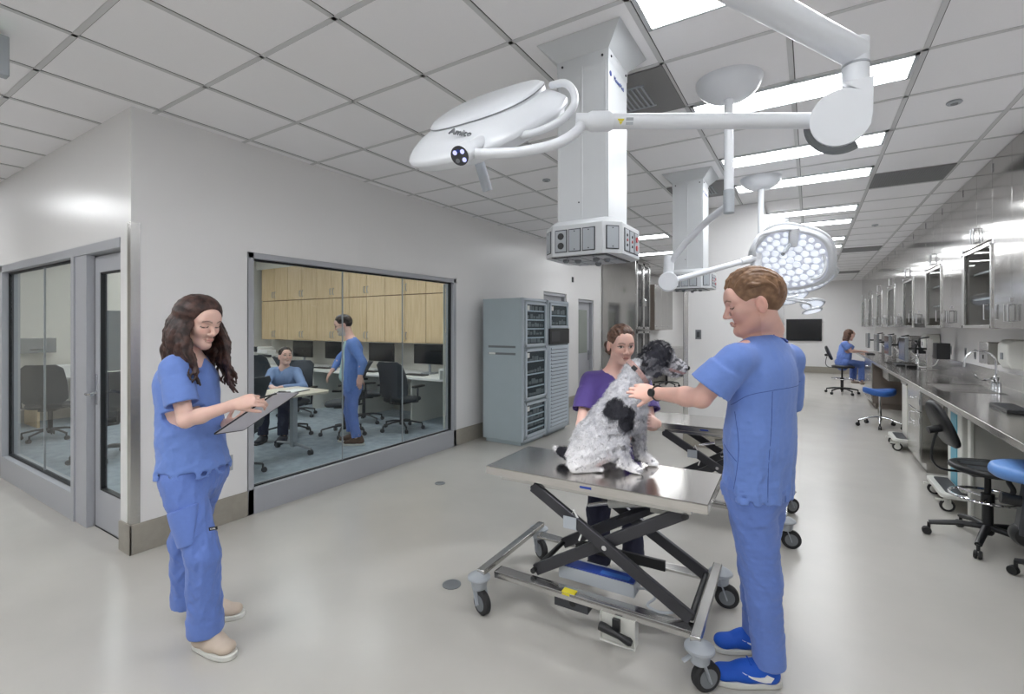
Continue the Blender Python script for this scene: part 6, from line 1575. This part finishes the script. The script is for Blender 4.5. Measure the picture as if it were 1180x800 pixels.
H = J['head']; S_ = Sdf(.009); S_.ell(H(-.03, 0, .03), (.10, .088, .10), H.A(), .02); S_.cone(H(-.05, 0, 0), H(-.06, 0, -.12), .075, .07, .03); S_.half(H(.045, 0, .04), (H.f - H.u * .3).normalized(), .3); S_.disp = folds(5, .005, .04); P, F_ = S_.mesh(); np_object('hair', P, F_, M['hair_mid'], r)
for a in 'LR':
    an = Vector(J['an' + a]); S_ = Sdf(.008); S_.cone(an - Vector((0, 0, .04)), an + fw * .17 - Vector((0, 0, .06)), .042, .032, .02, ((0, 0, 1), .8)); P, F_ = S_.mesh(); np_object('shoe', P, F_, M['shoeg'], r)
# ================================================================ the dog on the table
M['dog'] = attr_mat('dog_coat', .85, bump=.6, bscale=90, spec=.2)
M['dogfur'] = attr_mat('dog_fur', .7, spec=.25)
M['nose'] = mat('dog_nose', srgb(22, 20, 22), .25)
M['eye'] = mat('dog_eye', srgb(20, 14, 12), .08)
TZ = .751
S_ = Sdf(.0055); Z = Vector((0, 0, 1))
hip = dp(684, 508, 2.60); rear = dp(668, 515, 2.60); loin = dp(700, 484, 2.60); shl = dp(720, 459, 2.56); ches = dp(728, 462, 2.56); nk = dp(733, 432, 2.57); nk2 = dp(747, 418, 2.57); hdc = dp(757, 411, 2.57)
fw = cw(1, 0, .05).normalized(); lat_ = cw(0, 0, 1).normalized()
S_.ell(hip, (.100, .110, .110), None, .03); S_.ell(dp(672, 523, 2.60), (.078, .11, .078), None, .03)
S_.cone(hip, loin, .100, .090, .03); S_.cone(loin, shl, .090, .085, .03); S_.cone(shl, ches, .082, .074, .03); S_.ell(dp(728, 478, 2.56), (.075, .08, .10), None, .05)
S_.cone(shl + Z * .02, nk, .076, .064, .03); S_.cone(nk, nk2, .064, .058, .03)
hf = cw(.93, -.30, -.10).normalized(); HF = Frame(hdc, hf, (0, 0, 1), 1.0)
S_.ell(HF(0, 0, .012), (.082, .066, .070), HF.A(), .02); S_.ell(HF(.01, 0, .045), (.05, .05, .035), HF.A(), .03)
S_.cone(HF(.05, 0, -.012), HF(.128, 0, -.026), .056, .042, .03); S_.ell(HF(.140, 0, -.018), (.028, .028, .024), HF.A(), .015)
S_.cone(HF(.04, 0, -.045), HF(.118, 0, -.055), .030, .024, .015); S_.cone(HF(.05, 0, -.050), HF(.165, 0, -.046), .002, .002, .006, op=-1)
for y in (-1, 1): S_.ell(HF(.058, y * .034, .028), (.020, .016, .012), HF.A(), .012)
# ears
for y in (-1, 1):
    S_.cone(HF(-.02, y * .060, .030), HF(-.026, y * .078, -.030), .034, .048, .012, (HF.l, .42)); S_.cone(HF(-.026, y * .078, -.030), HF(-.006, y * .082, -.075), .048, .034, .012, (HF.l, .42))
# front legs (near = left in the picture front)
paw1 = dp(733, 544, 2.50); paw1.z = TZ + .018; wr1 = dp(718, 531, 2.50); wr1.z = TZ + .06; el1 = dp(716, 492, 2.50); 
S_.cone(dp(714, 478, 2.51), el1, .062, .045, .04); S_.cone(el1, wr1, .040, .030, .02); S_.cone(wr1, paw1 - fw * .02 + Z * .012, .030, .024, .015)
paw2 = dp(751, 535, 2.64); paw2.z = TZ + .018; wr2 = dp(738, 526, 2.64); wr2.z = TZ + .065; el2 = dp(735, 492, 2.63)
S_.cone(dp(730, 480, 2.62), el2, .058, .042, .03); S_.cone(el2, wr2, .040, .028, .02); S_.cone(wr2, paw2 - fw * .02 + Z * .012, .028, .024, .015)
def paw(p, d, w=1.0):
    d = Vector((d.x, d.y, 0)).normalized(); l = Z.cross(d); S_.ell(p - d * .004 + Z * .006, (.030, .030, .019), None, .012)
    for k in (-1.5, -.5, .5, 1.5): S_.cone(p + l * k * .013 - d * .004, p + l * k * .0135 + d * (.028 - abs(k) * .005) - Z * .004, .0125, .0115, .003)
paw(paw1, cw(1, 0, -.25)); paw(paw2, cw(1, 0, -.15))
# hind legs folded: thigh, hock, long foot
for kn, hk, pw in ((dp(700, 515, 2.53), dp(662, 532, 2.50), dp(688, 541, 2.53)), (dp(708, 512, 2.70), dp(690, 522, 2.74), dp(712, 531, 2.70))):
    kn = kn.copy(); hk.z = TZ + .035; pw.z = TZ + .02
    S_.cone(hip + (kn - hip) * .2, kn, .105, .052, .04); S_.cone(kn - Z * .02, hk + Z * .02, .048, .034, .03); S_.cone(hk, pw - fw * .03, .030, .026, .015); paw(pw, cw(1, 0, -.12))
# tail
S_.chain([dp(662, 524, 2.66), dp(655, 524, 2.70), dp(648, 521, 2.74), dp(641, 518, 2.76)], [.035, .030, .024, .014], .02)
S_.half((hip.x, hip.y, TZ), (0, 0, -1), .7, .003)
f1 = folds(77, .004, .045, ridge=False); f2 = folds(78, .002, .02, ridge=False)
def ddisp(P): return (f1(P) + f2(P)) * np.clip((P[:, 2] - TZ - .02) / .05, .1, 1)
S_.disp = ddisp
P, F_ = S_.mesh()
def vnoise(P, s, seed=0):
    Q = P * s + seed; v = np.sin(Q[:, 0] + 1.7 * np.sin(Q[:, 1] * 1.3 + seed)) * np.sin(Q[:, 1] * 1.1 + 1.3 * np.sin(Q[:, 2] * .9)) + np.sin(Q[:, 2] * 1.2 + 2 * np.sin(Q[:, 0] * .8 + 2)); return v / 2
W_ = np.array(srgb(240, 238, 238)[:3]); G_ = np.array(srgb(176, 176, 182)[:3]); D_ = np.array(srgb(46, 46, 52)[:3]); PK = np.array(srgb(216, 170, 164)[:3])
def dog_col(P):
    q = HF.loc(P); c = np.tile(G_, (len(P), 1)); nz = vnoise(P, 90) * .5 + vnoise(P, 210, 3) * .5
    pr = lambda X, Y: None
    def mix(w, k): nonlocal c; w = np.clip(w, 0, 1)[:, None]; c = c * (1 - w) + k * w
    mix(.28 + nz * .6, W_)
    mix(1 - near(P, hip - Z * .05, dp(668, 530, 2.55)) / .19, W_); mix((TZ + .10 - P[:, 2]) / .06, W_)
    mix((nz > .42) * .5 * (P[:, 2] > TZ + .02), D_ * 1.5)
    # the large saddle patches on the near side
    e1 = near(P, dp(696, 472, 2.47), dp(708, 470, 2.47)) + .005 * vnoise(P, 50, 5); mix((.062 - e1) / .006, D_)
    e2 = near(P, dp(722, 478, 2.46), dp(723, 488, 2.46)) + .005 * vnoise(P, 50, 6); mix((.050 - e2) / .006, D_)
    # head, ears and tail
    hm = (q[:, 2] + 1.05 * q[:, 0] * 0 + .04 > -.0) & (q[:, 0] < .075) & (np.abs(q[:, 0]) < .12) & (q[:, 2] > -.045 - .0 * q[:, 0]) & (np.abs(q[:, 1]) < .13) & (q[:, 2] < .11)
    mix(hm * (1 - .35 * (nz > .25)) * np.clip((.085 - q[:, 0]) / .03, 0, 1), D_)
    er = (np.abs(q[:, 1]) > .056) & (np.abs(q[:, 0] + .02) < .06) & (q[:, 2] < .06) & (q[:, 2] > -.11); mix(er * 1., D_ * 1.7); mix(er * (np.abs(q[:, 2] + .06) < .05) * (nz > .0) * .4, G_ * .8)
    mz = (q[:, 0] > .07) & (q[:, 0] < .2) & (np.abs(q[:, 1]) < .08) & (np.abs(q[:, 2]) < .09); mix(mz * .8, G_ * .6 + W_ * .4); mix(mz * (nz > .1) * .8, D_ * 1.4)
    mix(mz * (np.abs(q[:, 2] + .043) < .007) * .8, PK * .8)
    tl = near(P, dp(655, 524, 2.70), dp(645, 519, 2.75)); mix((.06 - tl) / .015, D_); tt = near(P, dp(640, 517, 2.76), dp(641, 518, 2.76)); mix((.02 - tt) / .004, W_)
    bl = near(P, dp(700, 520, 2.52), dp(690, 530, 2.52)); mix((.045 - bl) / .03 * .7, PK)
    sp = (vnoise(P, 60, 9) > .55) & (P[:, 0] > paw1.x - .12) & (P[:, 2] < TZ + .32); mix(sp * .7, D_ * 1.6)
    return c
r = thing('dog', 'grey and white curly coated dog with black patches sitting on the lift table', 'dog', (hip.x, hip.y, TZ))
bd = np_object('body', P, F_, M['dog'], r, dog_col, smooth=1)
# curly coat: short curved tufts over the body, thinner on paws and muzzle
rs = np.random.RandomState(4)
me = bd.data; n = len(me.vertices); co = np.empty(n * 3, dtype=np.float32); me.vertices.foreach_get('co', co); co = co.reshape(-1, 3) + npv(r.location)
no = np.empty(n * 3, dtype=np.float32); me.vertex_normals.foreach_get('vector', no); no = no.reshape(-1, 3)
NT = 34000; pick = rs.randint(0, n, NT); B0 = co[pick] + rs.normal(scale=.0015, size=(NT, 3)); N0 = no[pick]
q = HF.loc(B0); Lh = np.full(NT, .021); Lh[B0[:, 2] < TZ + .045] = .007; Lh[(q[:, 0] > .075) & (np.abs(q[:, 1]) < .07) & (np.abs(q[:, 2]) < .09)] = .008
Lh[(np.abs(q[:, 0]) < .11) & (np.abs(q[:, 1]) < .12) & (q[:, 2] > -.11) & (q[:, 2] < .12)] = .013; Lh[(q[:, 0] > .135) & (np.abs(q[:, 1]) < .07) & (np.abs(q[:, 2]) < .09)] = .002
Lh *= rs.uniform(.6, 1.25, NT)
tan = np.cross(N0, rs.normal(size=(NT, 3)) * .55 + np.array([.2, .1, 1.0])); tan /= np.linalg.norm(tan, axis=1)[:, None] + 1e-9; down = -np.cross(N0, tan); down *= np.sign(-down[:, 2:3] + 1e-6)
cur = rs.uniform(-1, 1, (NT, 1)); nseg = 4; rowsv = []
for j in range(nseg + 1):
    u = j / nseg; mid = B0 + N0 * (Lh[:, None] * (u * .75 - .32 * u * u)) + down * (Lh[:, None] * .75 * u * u) + tan * (Lh[:, None] * .55 * cur * math.sin(u * 2.6))
    wv = (.0011 * (1 - u * .75)); rowsv.append(mid - tan * wv); rowsv.append(mid + tan * wv)
Vv = np.stack(rowsv, 1).reshape(-1, 3); k = (nseg + 1) * 2; base = np.arange(NT) * k; Fq = []
for j in range(nseg): Fq.append(np.stack([base + 2 * j, base + 2 * j + 1, base + 2 * j + 3, base + 2 * j + 2], -1))
Fq = np.concatenate(Fq); colv = np.repeat(dog_col(B0), k, axis=0) * np.repeat(rs.uniform(.82, 1.15, NT), k)[:, None]
np_object('fur', Vv, Fq, M['dogfur'], r, lambda P_: np.clip(colv, 0, 1), smooth=0)
b = MB(); b.ball(HF(.168, 0, -.010), .0165, 16, 0, (1, 1.15, .85)); wo(b, r).build('nose', M['nose'], r)
for y in (-1, 1): wo(MB().ball(HF(.068, y * .036, .018), .0088, 14), r).build('eye', M['eye'], r)
# collar
nd_ = (nk2 - nk).normalized(); s1, s2 = basis(nd_); cc_ = nk + nd_ * .010
M['collar'] = mat('collar_plaid', srgb(166, 134, 128), .6, noise=.35, nscale=70)
b = MB(); pts = [cc_ + nd_ * (.012 * math.sin(t)) + s1 * math.cos(t) * .077 + s2 * math.sin(t) * .077 for t in [2 * PI * i / 40 for i in range(40)]]
vs = []
for p in pts:
    o_ = (p - cc_).normalized(); vs += [p - nd_ * .013, p + nd_ * .013, p + nd_ * .013 + o_ * .006, p - nd_ * .013 + o_ * .006]
fs = []
for i in range(40):
    j = (i + 1) % 40
    for a in range(4): fs.append((i * 4 + a, j * 4 + a, j * 4 + (a + 1) % 4, i * 4 + (a + 1) % 4))
b.add(vs, fs); cl = wo(b, r).build('collar', M['collar'], r)
tc_ = (Vector((0, 0, CAM_H)) - cc_); tc_ = (tc_ - nd_ * tc_.dot(nd_)).normalized(); sd_ = tc_.cross(nd_)
q = cc_ + tc_ * .081 - sd_ * -.03 
b = MB(); b.bar(q - sd_ * .014, q + sd_ * .014, .008, .022, up=nd_); wo(b, r).build('buckle', M['black'], cl)
